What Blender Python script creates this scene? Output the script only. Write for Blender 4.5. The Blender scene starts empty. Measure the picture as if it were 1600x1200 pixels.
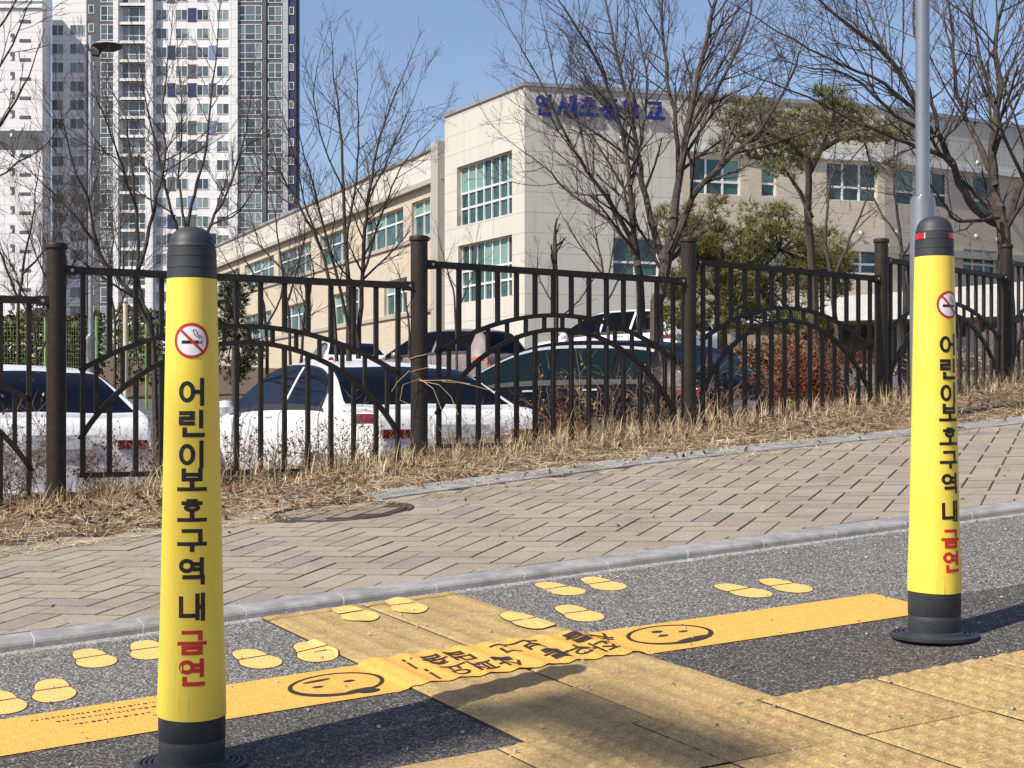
import bpy, math, random
from mathutils import Vector, Matrix
random.seed(7)
R = math.radians
sc = bpy.context.scene
COL = sc.collection

# ---------------------------------------------------------------- camera
cam_d = bpy.data.cameras.new('camera')
cam_d.lens, cam_d.sensor_width = 54.0, 36.0
cam_d.shift_y = 0.03125
cam_d.clip_start, cam_d.clip_end = 0.05, 2000
cam = bpy.data.objects.new('camera', cam_d)
cam.rotation_euler = (R(90), 0, 0)
COL.objects.link(cam)
sc.camera = cam

# ---------------------------------------------------------------- sky and sun
SUN = Vector((-0.568, -0.433, 0.700)).normalized()      # towards the sun
w = bpy.data.worlds.new('World')
sc.world = w
w.use_nodes = True
nt = w.node_tree
sky = nt.nodes.new('ShaderNodeTexSky')
sky.sky_type = 'NISHITA'
sky.sun_disc = False
sky.sun_elevation = math.asin(SUN.z)
sky.sun_rotation = math.atan2(SUN.x, SUN.y)
sky.air_density, sky.dust_density, sky.ozone_density = 1.0, 0.9, 3.4
bg = nt.nodes['Background']
bg.inputs['Strength'].default_value = 0.115
tint = nt.nodes.new('ShaderNodeMix'); tint.data_type = 'RGBA'; tint.blend_type = 'MULTIPLY'
tint.inputs[0].default_value = 1.0; tint.inputs[7].default_value = (1.09, .985, 1.0, 1)
nt.links.new(sky.outputs[0], tint.inputs[6]); nt.links.new(tint.outputs[2], bg.inputs['Color'])
sun_d = bpy.data.lights.new('sun', 'SUN')
sun_d.energy, sun_d.angle, sun_d.color = 4.6, R(0.53), (1.0, 0.935, 0.82)
sun = bpy.data.objects.new('sun', sun_d)
sun.rotation_euler = SUN.to_track_quat('Z', 'Y').to_euler()
COL.objects.link(sun)
sc.view_settings.view_transform = 'Standard'
sc.view_settings.look = 'None'
sc.view_settings.exposure = 0.32
sc.view_settings.gamma = 1.0

# ---------------------------------------------------------------- the lie of the land
F = 2400.0
def at(px, py, d):                       # a sight line of the photograph met at distance d
    return Vector(((px - 800) / F * d, d, (650 - py) / F * d))
CA, SA = 0.9135, 0.4068                  # the kerb runs along (CA, SA)
def G(u, v):
    return CA * u - SA * v - 0.194, SA * u + CA * v + 4.75
def UV(x, y):
    return CA * (x + .194) + SA * (y - 4.75), -SA * (x + .194) + CA * (y - 4.75)
def interp(x, P):
    if x <= P[0][0]: return P[0][1]
    for (a, b), (c, d) in zip(P, P[1:]):
        if x <= c: return b + (d - b) * (x - a) / (c - a)
    return P[-1][1]
def smooth(t):
    t = max(0., min(1., t)); return t * t * (3 - 2 * t)
def lerp(a, b, t): return a + (b - a) * t
ROAD = lambda u, v: -.542 + .081 * u + .06 * v
WALK = lambda u, v: -.514 + .081 * u + .04 * v
VE = lambda u: interp(u, [(-6, 1.75), (-1.1, 1.86), (.04, 1.97), (.84, 2.15), (2.2, 2.38), (4.4, 2.36), (9, 2.6), (14, 3.2)])
FENCE = [(-5.82, 6.05), (-4.06, 6.73), (-2.255, 7.6), (-.518, 8.57), (1.117, 9.71), (2.635, 10.96), (3.99, 12.40), (5.25, 13.95), (6.4, 15.6)]
FUV = [UV(*p) for p in FENCE]
VF = lambda u: interp(u, [(-12, 3.0)] + FUV + [(16, 13)])
def LOT(x, y):
    k = max(.05, min(.09, .072 + .0028 * x))
    y1 = min(y, 35.)
    z = -.95 + k * (y1 - 14.8)
    if y > 35: z += .045 * (min(y, 250) - 35)
    return z
def T(x, y):
    u, v = UV(x, y)
    uc = max(-10, min(14, u))
    if v < 0: b = ROAD(uc, max(v, -12)) - .03
    else: b = WALK(uc, min(v, 8)) - .045 * (1 - smooth((v - VE(u) - .02) / .18))
    q = smooth((v - VF(u) - .35) / 2.3)
    return b if q <= 0 else b * (1 - q) + LOT(x, y) * q

# ---------------------------------------------------------------- helpers
class MB:
    def __init__(s): s.v, s.f, s.m, s.t, s.uv = [], [], [], [], []
    def add(s, vs, fs, m=0, t=.5, uv=None):
        n = len(s.v); s.v += [tuple(p) for p in vs]
        for k, f in enumerate(fs):
            s.f.append(tuple(i + n for i in f)); s.m.append(m); s.t.append(t)
            s.uv.append([uv[i] for i in f] if uv else None)
    def quad(s, a, b, c, d, m=0, t=.5, uv=None): s.add((a, b, c, d), ((0, 1, 2, 3),), m, t, uv)
    def box(s, c, h, m=0, t=.5, rot=None):
        vs = []
        for x, y, z in ((-1,-1,-1),(1,-1,-1),(1,1,-1),(-1,1,-1),(-1,-1,1),(1,-1,1),(1,1,1),(-1,1,1)):
            p = Vector((x * h[0], y * h[1], z * h[2]))
            if rot: p = rot @ p
            vs.append(p + Vector(c))
        s.add(vs, ((3,2,1,0),(4,5,6,7),(0,1,5,4),(1,2,6,5),(2,3,7,6),(3,0,4,7)), m, t)
    def bar(s, a, b, hx, hy, m=0, t=.5, up=(0, 0, 1)):
        a, b = Vector(a), Vector(b); d = (b - a).normalized()
        side = d.cross(Vector(up))
        if side.length < 1e-4: side = d.cross(Vector((0, 1, 0)))
        side.normalize(); u2 = side.cross(d)
        vs = [p + side * (i * hx) + u2 * (j * hy) for p in (a, b) for i, j in ((-1,-1),(1,-1),(1,1),(-1,1))]
        s.add(vs, ((0,1,2,3),(7,6,5,4),(4,5,1,0),(5,6,2,1),(6,7,3,2),(7,4,0,3)), m, t)
    def tube(s, P, rad, n=6, m=0, t=.5, cap=False):
        P = [Vector(p) for p in P]
        if not hasattr(rad, '__len__'): rad = [rad] * len(P)
        d0 = (P[1] - P[0]).normalized()
        x = d0.orthogonal().normalized(); vs = []
        for i, p in enumerate(P):
            d = (P[min(i + 1, len(P) - 1)] - P[max(i - 1, 0)]).normalized()
            x = (x - d * x.dot(d))
            x = x.normalized() if x.length > 1e-6 else d.orthogonal().normalized()
            y = d.cross(x)
            for k in range(n):
                a = 2 * math.pi * k / n
                vs.append(p + (x * math.cos(a) + y * math.sin(a)) * rad[i])
        fs = [(i * n + k, i * n + (k + 1) % n, (i + 1) * n + (k + 1) % n, (i + 1) * n + k) for i in range(len(P) - 1) for k in range(n)]
        if cap: fs += [tuple(range(n))[::-1], tuple((len(P) - 1) * n + k for k in range(n))]
        s.add(vs, fs, m, t)
    def lathe(s, prof, n=40, m=0, t=.5, c=(0, 0, 0), a0=0, a1=None):
        full = a1 is None; A1 = a0 + 2 * math.pi if full else a1
        k = n if full else n + 1; vs = []
        for r, z in prof:
            for i in range(k):
                a = a0 + (A1 - a0) * i / n
                vs.append((c[0] + r * math.cos(a), c[1] + r * math.sin(a), c[2] + z))
        fs = [(j * k + i, j * k + (i + 1) % k, (j + 1) * k + (i + 1) % k, (j + 1) * k + i) for j in range(len(prof) - 1) for i in range(n)]
        s.add(vs, fs, m, t)
    def grid(s, fn, nu, nv, m=0, t=.5, uvf=None):
        vs = [fn(i / nu, j / nv) for j in range(nv + 1) for i in range(nu + 1)]
        fs = [(j * (nu + 1) + i, j * (nu + 1) + i + 1, (j + 1) * (nu + 1) + i + 1, (j + 1) * (nu + 1) + i) for j in range(nv) for i in range(nu)]
        s.add(vs, fs, m, t)
    def build(s, name, mats, parent=None, sm=False, kind=None, local=False):
        off = (0, 0, 0)
        if parent is not None and not local: off = ABS[parent.name]
        me = bpy.data.meshes.new(name)
        me.from_pydata([(p[0] - off[0], p[1] - off[1], p[2] - off[2]) for p in s.v], [], s.f)
        for m in (mats if isinstance(mats, (list, tuple)) else [mats]): me.materials.append(m)
        me.polygons.foreach_set('material_index', s.m)
        a = me.attributes.new('tone', 'FLOAT', 'FACE'); a.data.foreach_set('value', s.t)
        if any(x is not None for x in s.uv):
            ul = me.uv_layers.new(name='UVMap'); fl = []
            for f, x in zip(s.f, s.uv):
                for p in (x or [(0, 0)] * len(f)): fl += [p[0], p[1]]
            ul.data.foreach_set('uv', fl)
        if sm:
            me.polygons.foreach_set('use_smooth', [True] * len(s.f))
            me.set_sharp_from_angle(angle=R(38))
        me.update()
        o = bpy.data.objects.new(name, me); COL.objects.link(o)
        ABS[o.name] = tuple(off)
        if parent is not None: o.parent = parent
        if kind: o['kind'] = kind
        return o
ABS = {}
def tag(o, label, cat, group=None):
    o['label'] = label; o['category'] = cat
    if group: o['group'] = group
    return o
def thing(name, label, cat, loc, group=None, rz=0):
    o = bpy.data.objects.new(name, None); COL.objects.link(o)
    o.empty_display_size = .1
    o.location = loc; o.rotation_euler = (0, 0, rz); ABS[o.name] = tuple(loc)
    return tag(o, label, cat, group)
def copy_tree(o, loc, rz=None, label=None, parent=None):
    c = o.copy(); COL.objects.link(c); c.location = loc; ABS[c.name] = tuple(loc)
    if rz is not None: c.rotation_euler = (0, 0, rz)
    if label: c['label'] = label
    for ch in o.children:
        d = ch.copy(); COL.objects.link(d); d.parent = c
        for g in ch.children:
            e = g.copy(); COL.objects.link(e); e.parent = d
    return c

# ---------------------------------------------------------------- materials
class NT:
    def __init__(s, name):
        s.mat = bpy.data.materials.new(name); s.mat.use_nodes = True
        s.t = s.mat.node_tree; s.b = s.t.nodes['Principled BSDF']
        s.geo = s.t.nodes.new('ShaderNodeNewGeometry').outputs['Position']
    def n(s, typ, **k):
        x = s.t.nodes.new('ShaderNode' + typ)
        for a, b in k.items(): setattr(x, a, b)
        return x
    def put(s, sock, val):
        if isinstance(val, bpy.types.NodeSocket): s.t.links.new(val, sock)
        elif isinstance(val, (tuple, list)) and len(val) == 3 and sock.type == 'RGBA': sock.default_value = (*val, 1)
        else: sock.default_value = val
    def noise(s, scale, detail=4, rough=.6, vec=None):
        x = s.n('TexNoise'); s.put(x.inputs['Vector'], vec or s.geo)
        x.inputs['Scale'].default_value = scale; x.inputs['Detail'].default_value = detail; x.inputs['Roughness'].default_value = rough
        return x.outputs['Fac']
    def vor(s, scale, out='Color', vec=None, feature='F1'):
        x = s.n('TexVoronoi', feature=feature); s.put(x.inputs['Vector'], vec or s.geo); x.inputs['Scale'].default_value = scale
        return x.outputs[out]
    def math(s, op, a, b=0., c=None):
        x = s.n('Math', operation=op); s.put(x.inputs[0], a); s.put(x.inputs[1], b)
        if c is not None: s.put(x.inputs[2], c)
        return x.outputs[0]
    def mix(s, f, a, b, mode='MIX'):
        x = s.n('Mix', data_type='RGBA', blend_type=mode)
        s.put(x.inputs[0], f); s.put(x.inputs[6], a); s.put(x.inputs[7], b)
        return x.outputs[2]
    def ramp(s, f, stops):
        x = s.n('ValToRGB'); s.put(x.inputs[0], f); e = x.color_ramp.elements
        while len(e) < len(stops): e.new(.5)
        for q, (p, c) in zip(e, stops): q.position = p; q.color = (*c, 1) if len(c) == 3 else c
        return x.outputs[0]
    def step(s, f, lo, hi):
        x = s.n('MapRange'); x.interpolation_type = 'SMOOTHSTEP'; s.put(x.inputs[0], f)
        x.inputs[1].default_value = lo; x.inputs[2].default_value = hi
        return x.outputs[0]
    def attr(s, name='tone'): return s.n('Attribute', attribute_name=name).outputs['Fac']
    def dot(s, d, off):
        x = s.n('VectorMath', operation='DOT_PRODUCT'); s.put(x.inputs[0], s.geo); x.inputs[1].default_value = d
        return s.math('ADD', x.outputs['Value'], off)
    def bump(s, h, strength=.3, dist=.01):
        x = s.n('Bump'); x.inputs['Strength'].default_value = strength; x.inputs['Distance'].default_value = dist
        s.put(x.inputs['Height'], h); s.put(s.b.inputs['Normal'], x.outputs[0])
    def done(s, col, rough=.6, metal=0., spec=None):
        s.put(s.b.inputs['Base Color'], col); s.put(s.b.inputs['Roughness'], rough); s.b.inputs['Metallic'].default_value = metal
        if spec is not None: s.b.inputs['Specular IOR Level'].default_value = spec
        return s.mat
def sc3(c, k): return tuple(min(1, x * k) for x in c)
def plain(name, c, rough=.5, metal=0., var=.12, scale=9., bump=0., spec=None, dirt=None):
    s = NT(name); f = s.noise(scale, 5, .65)
    col = s.mix(s.step(f, .3, .7), sc3(c, 1 - var), sc3(c, 1 + var))
    if dirt: col = s.mix(s.math('MULTIPLY', s.step(s.noise(scale * .37, 6, .7), .52, .75), dirt[1]), col, dirt[0])
    if bump: s.bump(s.noise(scale * 12, 3), bump, .004)
    return s.done(col, rough, metal, spec)
def toned(name, lo, hi, rough=.7, mid=None, spec=.3, trans=0):
    s = NT(name); st = [(0, lo), (1, hi)] if mid is None else [(0, lo), (.5, mid), (1, hi)]
    return s.done(s.ramp(s.attr(), st), rough, 0, spec)

def asphalt(name, base, light):
    s = NT(name)
    c = s.n('SeparateColor'); s.put(c.inputs[0], s.vor(260))
    agg = s.ramp(c.outputs[0], [(0, sc3(base, .22)), (.35, sc3(base, .7)), (.66, sc3(base, 1.05)), (.88, light), (1, sc3(light, 2.0))])
    patch = s.step(s.noise(2.3, 5), .35, .7)
    col = s.mix(s.math('MULTIPLY', patch, .35), agg, s.mix(.5, agg, sc3(base, 1.45)))
    v = s.dot((-SA, CA, 0), -SA * .194 - CA * 4.75)
    if name == 'asphalt_worn':
        edge = s.math('ADD', v, s.math('MULTIPLY', s.noise(28, 3), .05))
        f = s.step(edge, -.028, -.004)
        col = s.mix(f, col, s.ramp(c.outputs[1], [(0, (.08, .07, .06)), (.4, (.27, .25, .22)), (1, (.60, .57, .52))]))
    s.bump(s.vor(210, 'Distance'), .55, .004)
    return s.done(col, .82, 0, .35)
M = {}
M['asphalt_worn'] = asphalt('asphalt_worn', (.142, .135, .124), (.33, .31, .28))
M['asphalt_dark'] = asphalt('asphalt_dark', (.070, .063, .056), (.18, .165, .145))
M['asphalt_lot'] = plain('asphalt_lot', (.10, .10, .10), .9, scale=6)
M['soil'] = plain('soil', (.105, .068, .038), .95, var=.4, scale=14, bump=.5)
s = NT('paver'); t = s.attr()
col = s.ramp(t, [(0, (.262, .224, .168)), (.40, (.352, .305, .232)), (.80, (.30, .256, .195)), (.86, (.275, .205, .16)), (.93, (.22, .195, .18)), (1, (.235, .222, .215))])
c = s.n('SeparateColor'); s.put(c.inputs[0], s.vor(420))
col = s.mix(.40, col, s.ramp(c.outputs[0], [(0, (.12, .095, .075)), (.5, (.31, .265, .21)), (1, (.60, .54, .46))]))
col = s.mix(s.math('MULTIPLY', s.step(s.noise(3.1, 6), .48, .75), .45), col, (.17, .14, .11))
col = s.mix(s.math('MULTIPLY', s.step(s.noise(17, 6, .75), .58, .72), .4), col, (.15, .125, .10))
s.bump(s.vor(420, 'Distance'), .35, .002)
M['paver'] = s.done(col, .9, 0, .25)
M['paver_edge'] = plain('paver_edge', (.14, .11, .085), .95, var=.3, scale=30)
M['joint'] = plain('joint', (.06, .046, .036), .95, var=.3, scale=30)
M['kerb'] = plain('kerb', (.285, .28, .27), .8, var=.22, scale=14, bump=.3, dirt=((.13, .125, .115), .7))
M['kerbjoint'] = plain('kerbjoint', (.46, .445, .42), .9)
s = NT('tactile')
col = s.mix(s.step(s.noise(7, 6, .7), .32, .68), (.315, .20, .07), (.48, .325, .125))
c = s.n('SeparateColor'); s.put(c.inputs[0], s.vor(300))
col = s.mix(.38, col, s.ramp(c.outputs[0], [(0, (.13, .09, .045)), (.5, (.40, .285, .12)), (1, (.72, .60, .38))]))
col = s.mix(s.math('MULTIPLY', s.step(s.noise(90, 4, .7), .5, .75), .5), col, (.24, .19, .10))
col = s.mix(s.math('MULTIPLY', s.step(s.noise(26, 5, .75), .55, .8), .6), col, (.24, .185, .10))
s.bump(s.vor(300, 'Distance'), .4, .002)
M['tactile'] = s.done(col, .88, 0, .25)
s = NT('tape_yellow')
col = s.mix(s.step(s.noise(60, 5, .7), .3, .75), (.74, .37, .065), (.82, .455, .105))
col = s.mix(s.math('MULTIPLY', s.step(s.noise(160, 2), .63, .72), .35), col, (.42, .24, .05))
s.bump(s.vor(170, 'Distance'), .5, .003)
M['tape'] = s.done(col, .6, 0, .4)
s = NT('footprint_yellow')
col = s.mix(s.step(s.noise(70, 5, .7), .3, .75), (.80, .46, .125), (.87, .56, .20))
col = s.mix(s.math('MULTIPLY', s.step(s.noise(120, 4, .75), .57, .70), .65), col, (.26, .20, .12))
s.bump(s.vor(170, 'Distance'), .5, .003)
M['foot'] = s.done(col, .65, 0, .35)
M['ink'] = plain('ink', (.035, .024, .016), .7, var=.3, scale=60)
M['ink2'] = plain('ink_outline', (.07, .045, .03), .8, var=.4, scale=60)
M['fence'] = plain('fence_brown', (.030, .0235, .0185), .5, var=.25, scale=25, bump=.05, spec=.25, dirt=((.03, .024, .018), .25))
s = NT('cover_yellow')
col = s.mix(s.step(s.noise(6, 4), .3, .7), (.85, .655, .075), (.88, .685, .095))
col = s.mix(s.math('MULTIPLY', s.step(s.noise(13, 6, .8), .60, .80), .45), col, (.42, .35, .12))
col = s.mix(s.math('MULTIPLY', s.step(s.noise(70, 4, .8), .66, .74), .35), col, (.36, .31, .14))
s.bump(s.noise(9, 3), .10, .01)
M['cover'] = s.done(col, .42, 0, .4)
M['rubber'] = plain('rubber', (.030, .034, .040), .55, var=.25, scale=12, bump=.08, dirt=((.10, .10, .10), .35))
M['letter_black'] = plain('letter_black', (.014, .010, .008), .45)
M['letter_red'] = plain('letter_red', (.55, .022, .02), .45)
M['sign_red'] = plain('sign_red', (.50, .025, .035), .45)
M['sign_white'] = plain('sign_white', (.80, .80, .79), .45, var=.03)
M['reflect_red'] = plain('reflect_red', (.75, .01, .02), .25)
M['reflect_white'] = plain('reflect_white', (.8, .8, .78), .25)
M['steel'] = plain('steel', (.33, .325, .32), .22, .65, var=.06, scale=5)
M['galv'] = plain('galv', (.42, .42, .42), .42, .6, var=.1, scale=8)
M['lampdark'] = plain('lampdark', (.05, .04, .035), .5)
M['bark'] = plain('bark', (.055, .042, .033), .9, var=.35, scale=20, bump=.4)
M['bark_light'] = plain('bark_light', (.072, .057, .046), .9, var=.3, scale=18, bump=.4)
M['bark_pine'] = plain('bark_pine', (.075, .052, .04), .9, var=.35, scale=18, bump=.4)
M['twig'] = plain('twig', (.06, .042, .035), .85, var=.25, scale=6)
M['twig_shrub'] = plain('twig_shrub', (.20, .135, .09), .85, var=.35, scale=20)
M['needle'] = toned('needle', (.020, .026, .008), (.36, .31, .10), .6, (.13, .125, .038))
M['needle_dark'] = toned('needle_dark', (.012, .018, .008), (.05, .06, .02), .7)
M['grass'] = toned('dry_grass', (.15, .10, .055), (.80, .67, .44), .8, (.44, .325, .19))
M['litter'] = toned('leaf_litter', (.07, .035, .02), (.34, .20, .11), .8, (.19, .10, .055))
M['leaf_brown'] = toned('leaf_brown', (.07, .03, .022), (.22, .12, .075), .8)
M['leaf_rust'] = toned('leaf_rust', (.03, .007, .006), (.36, .085, .025), .75, (.13, .026, .012))
M['leaf_tan'] = toned('leaf_tan', (.10, .065, .04), (.34, .24, .155), .8)
M['manhole_block'] = plain('manhole_block', (.235, .195, .15), .9, var=.3, scale=16, bump=.2)
M['leaf_ochre'] = toned('leaf_ochre', (.18, .10, .03), (.42, .32, .10), .75)
M['leaf_pale'] = toned('leaf_pale', (.22, .17, .12), (.62, .55, .46), .8)
M['leaf_green'] = toned('leaf_green', (.03, .032, .012), (.135, .13, .05), .65)
M['lime'] = plain('lime', (.22, .34, .11), .5)
M['cream'] = plain('cream', (.62, .55, .38), .6)
M['car_white'] = plain('car_white', (.80, .80, .80), .18, var=.02, spec=.6)
M['car_navy'] = plain('car_navy', (.0025, .0033, .006), .35, var=.1, spec=.12)
M['car_mauve'] = plain('car_mauve', (.27, .225, .215), .25, .2, var=.05, spec=.6)
M['car_dark'] = plain('car_dark', (.02, .02, .02), .6)
M['glass_car'] = plain('glass_car', (.003, .0035, .006), .06, var=.05, spec=.13)
M['glass_teal'] = plain('glass_teal_dark', (.006, .013, .015), .06, var=.05, spec=.1)
M['chrome'] = plain('chrome', (.50, .50, .50), .25, .4, var=.03)
M['tail_red'] = plain('tail_red', (.13, .006, .012), .2, spec=.5)
M['tail_orange'] = plain('tail_orange', (.75, .14, .05), .2, spec=.7)
M['plate'] = plain('plate', (.75, .77, .78), .4)
s = NT('school_panel'); uvn = s.n('UVMap').outputs[0]
b = s.n('TexBrick', offset=0.0); s.put(b.inputs['Vector'], uvn)
b.inputs['Scale'].default_value = 1; b.inputs['Mortar Size'].default_value = .022; b.inputs['Mortar Smooth'].default_value = .3
b.inputs['Brick Width'].default_value = 3.1; b.inputs['Row Height'].default_value = .93
b.inputs['Color1'].default_value = (.535, .515, .462, 1); b.inputs['Color2'].default_value = (.565, .545, .488, 1); b.inputs['Mortar'].default_value = (.37, .355, .31, 1)
col = s.mix(s.math('MULTIPLY', s.step(s.noise(.55, 5, .7), .45, .75), .3), b.outputs[0], (.42, .40, .35))
vm = s.n('VectorMath', operation='MULTIPLY'); s.put(vm.inputs[0], s.geo); vm.inputs[1].default_value = (2.6, 2.6, .16)
col = s.mix(s.math('MULTIPLY', s.step(s.noise(1., 5, .7, vm.outputs[0]), .50, .72), .38), col, (.36, .345, .30))
M['panel'] = s.done(col, .75, 0, .3)
s = NT('school_brick'); uvn = s.n('UVMap').outputs[0]
b = s.n('TexBrick'); s.put(b.inputs['Vector'], uvn)
b.inputs['Scale'].default_value = 1; b.inputs['Mortar Size'].default_value = .012
b.inputs['Brick Width'].default_value = .42; b.inputs['Row Height'].default_value = .135
b.inputs['Color1'].default_value = (.545, .485, .39, 1); b.inputs['Color2'].default_value = (.49, .43, .34, 1); b.inputs['Mortar'].default_value = (.46, .39, .30, 1)
M['brick'] = s.done(b.outputs[0], .85, 0, .25)
M['school_frame'] = plain('school_frame', (.66, .68, .68), .5, var=.03)
s = NT('school_glass')
col = s.mix(s.step(s.noise(.9, 2), .42, .6), (.012, .045, .042), (.035, .095, .085))
M['school_glass'] = s.done(col, .12, 0, .7)
M['school_blind'] = plain('school_blind', (.17, .30, .26), .3, var=.08)
M['sign_blue'] = plain('sign_blue', (.012, .02, .20), .4)
M['dark'] = plain('dark_recess', (.03, .03, .028), .8)
M['metal_white'] = plain('metal_white', (.56, .55, .53), .5)
def apt(name, c):
    s = NT(name); uvn = s.n('UVMap').outputs[0]
    b = s.n('TexBrick', offset=0.0); s.put(b.inputs['Vector'], uvn); b.inputs['Scale'].default_value = 1
    b.inputs['Mortar Size'].default_value = .05; b.inputs['Brick Width'].default_value = 6.; b.inputs['Row Height'].default_value = 1.4
    b.inputs['Color1'].default_value = (*c, 1); b.inputs['Color2'].default_value = (*sc3(c, .97), 1); b.inputs['Mortar'].default_value = (*sc3(c, .72), 1)
    return s.done(b.outputs[0], .8, 0, .3)
M['apt_white'] = apt('apt_white', (.79, .79, .785))
M['apt_light'] = apt('apt_light', (.44, .46, .49))
M['apt_grey'] = apt('apt_grey', (.125, .13, .14))
M['apt_navy'] = plain('apt_navy', (.022, .032, .105), .6)
M['apt_blue'] = plain('apt_blue', (.19, .26, .42), .6)
M['apt_glass'] = toned('apt_glass', (.035, .045, .05), (.24, .30, .30), .08, (.10, .13, .135), .8)
M['apt_frame'] = plain('apt_frame', (.72, .73, .73), .5, var=.03)
# ---------------------------------------------------------------- ground, road, pavement
def axis(lo, hi, mid0, mid1, fine, n_out):
    a = [mid0 + i * fine for i in range(int((mid1 - mid0) / fine) + 1)]
    def out(s, e): return [s + (e - s) * (k / n_out) ** 2.2 for k in range(1, n_out + 1)]
    return out(a[0], lo)[::-1] + a + out(a[-1], hi)
xs, ys = axis(-320, 320, -6, 8.5, .16, 22), axis(-60, 700, 3, 20, .16, 26)
mb = MB()
mb.add([(x, y, T(x, y) + (.012 * math.sin(x * 9.1 + y * 4) * math.cos(y * 7.3) if 3 < y < 20 else 0)) for y in ys for x in xs],
       [(j * len(xs) + i, j * len(xs) + i + 1, (j + 1) * len(xs) + i + 1, (j + 1) * len(xs) + i) for j in range(len(ys) - 1) for i in range(len(xs) - 1)])
mb.build('ground', M['soil'], sm=True, kind='structure')
def lot_pt(a, b):
    x, y = lerp(-16, 14, a), lerp(12.5, 44, b)
    return (x, y, LOT(x, y) + .012)
def lot_ok(x, y):
    u, v = UV(x, y); return v - VF(u) > 2.75
mb = MB()
N = 60
P = [[lot_pt(i / N, j / N) for i in range(N + 1)] for j in range(N + 1)]
for j in range(N):
    for i in range(N):
        q = (P[j][i], P[j][i + 1], P[j + 1][i + 1], P[j + 1][i])
        if all(lot_ok(p[0], p[1]) for p in q): mb.quad(*q)
mb.build('parking_lot', M['asphalt_lot'], kind='structure')

def ground_grid(u0, u1, v0, v1, zf, nu, nv, dz=0):
    def fn(a, b):
        u, v = lerp(u0, u1, a), lerp(v0, v1, b); x, y = G(u, v); return (x, y, zf(u, v) + dz)
    m = MB(); m.grid(fn, nu, nv); return m
ground_grid(-9, 14, -.96, .02, ROAD, 40, 2).build('roadside_strip', M['asphalt_worn'], kind='structure')
ground_grid(-9, 14, -9, -.96, ROAD, 40, 4, -.0005).build('road', M['asphalt_dark'], kind='structure')

# kerb: 0.3 m stones, rounded nose
mb = MB(); u = -6.0; rng = random.Random(3)
while u < 13:
    L = .298; h = rng.uniform(-.001, .001)
    prof = [(0.0, -.06), (0.0, .014), (.003, .021), (.012, .0265), (.03, .0285), (.108, .0325), (.11, -.05)]
    vs = []
    for uu in (u, u + L - .005):
        for v, dz in prof:
            x, y = G(uu, v); vs.append((x, y, ROAD(uu, 0) + dz + h))
    k = len(prof)
    mb.add(vs, [(i, k + i, k + i + 1, i + 1) for i in range(k - 1)] + [tuple(range(k)), tuple(range(2 * k - 1, k - 1, -1))], 0)
    vs = []
    for uu in (u + L - .005, u + L):
        for v, dz in prof:
            x, y = G(uu, v); vs.append((x, y, ROAD(uu, 0) + dz - .002))
    mb.add(vs, [(i, k + i, k + i + 1, i + 1) for i in range(k - 1)], 1)
    u += L
mb.build('kerb', [M['kerb'], M['kerbjoint']], kind='structure')

# pavement: herringbone blocks over a dark joint bed
MAN_U, MAN_V, MAN_R = .27, 1.96, .30
mb = MB(); W = .1125; g = .006; rng = random.Random(5); c45 = math.sqrt(.5)
def pave(u, v, dz=0.):
    x, y = G(u, v); return (x, y, WALK(u, v) + dz)
def block(cu, cv, hx, hy, tone):
    dz = rng.uniform(-.0012, .0012)
    def p(a, b, z): return pave((cu + a) * c45 - (cv + b) * c45, (cu + a) * c45 + (cv + b) * c45, z + dz)
    o = [(-hx, -hy), (hx, -hy), (hx, hy), (-hx, hy)]; e = .0026
    i_ = [(a - math.copysign(e, a), b - math.copysign(e, b)) for a, b in o]
    vs = [p(a, b, 0) for a, b in i_] + [p(a, b, -.002) for a, b in o] + [p(a, b, -.02) for a, b in o]
    uvp = [((cu + a) * c45 - (cv + b) * c45, (cu + a) * c45 + (cv + b) * c45) for a, b in o]
    if min(q[1] for q in uvp) < .112:                   # blocks cut to fit against the kerb
        out = []
        for (ua, va), (ub, vb) in zip(uvp, uvp[1:] + uvp[:1]):
            if va >= .112: out.append((ua, va))
            if (va >= .112) != (vb >= .112): t_ = (.112 - va) / (vb - va); out.append((ua + (ub - ua) * t_, .112))
        if len(out) >= 3:
            k = len(out); mb.add([pave(*q, dz) for q in out] + [pave(*q, -.02) for q in out], [tuple(range(k))] + [(i, i + k, (i + 1) % k + k, (i + 1) % k) for i in range(k)], 0, tone)
        return
    fs = [(0, 1, 2, 3)] + [(k, k + 4, (k + 1) % 4 + 4, (k + 1) % 4) for k in range(4)] + [(k + 4, k + 8, (k + 1) % 4 + 8, (k + 1) % 4 + 4) for k in range(4)]
    mb.add(vs, fs[:1], 0, tone); mb.add(vs, fs[1:], 1, tone)
for i in range(-60, 110):
    for j in range(-110, 110):
        k = (i - j) % 4
        if k == 0: cu, cv, hx, hy = (i + 1) * W, (j + .5) * W, W - g / 2, W / 2 - g / 2
        elif k == 2: cu, cv, hx, hy = (i + .5) * W, j * W, W / 2 - g / 2, W - g / 2
        else: continue
        u, v = (cu - cv) * c45, (cu + cv) * c45
        if not (-3.2 < u < 10.5 and .03 < v < VE(u) + .16): continue
        if math.hypot(u - MAN_U, v - MAN_V) < MAN_R + .02: continue
        r = rng.random(); tone = r * .76 / .9 if r < .9 else .82 + (r - .9) * 1.8
        block(cu, cv, hx, hy, tone)
mb.build('pavement', [M['paver'], M['paver_edge']], kind='structure')
ground_grid(-4, 11, .1, 2.9, WALK, 40, 8, -.0036).build('pavement_bed', M['joint'], kind='structure')
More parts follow.
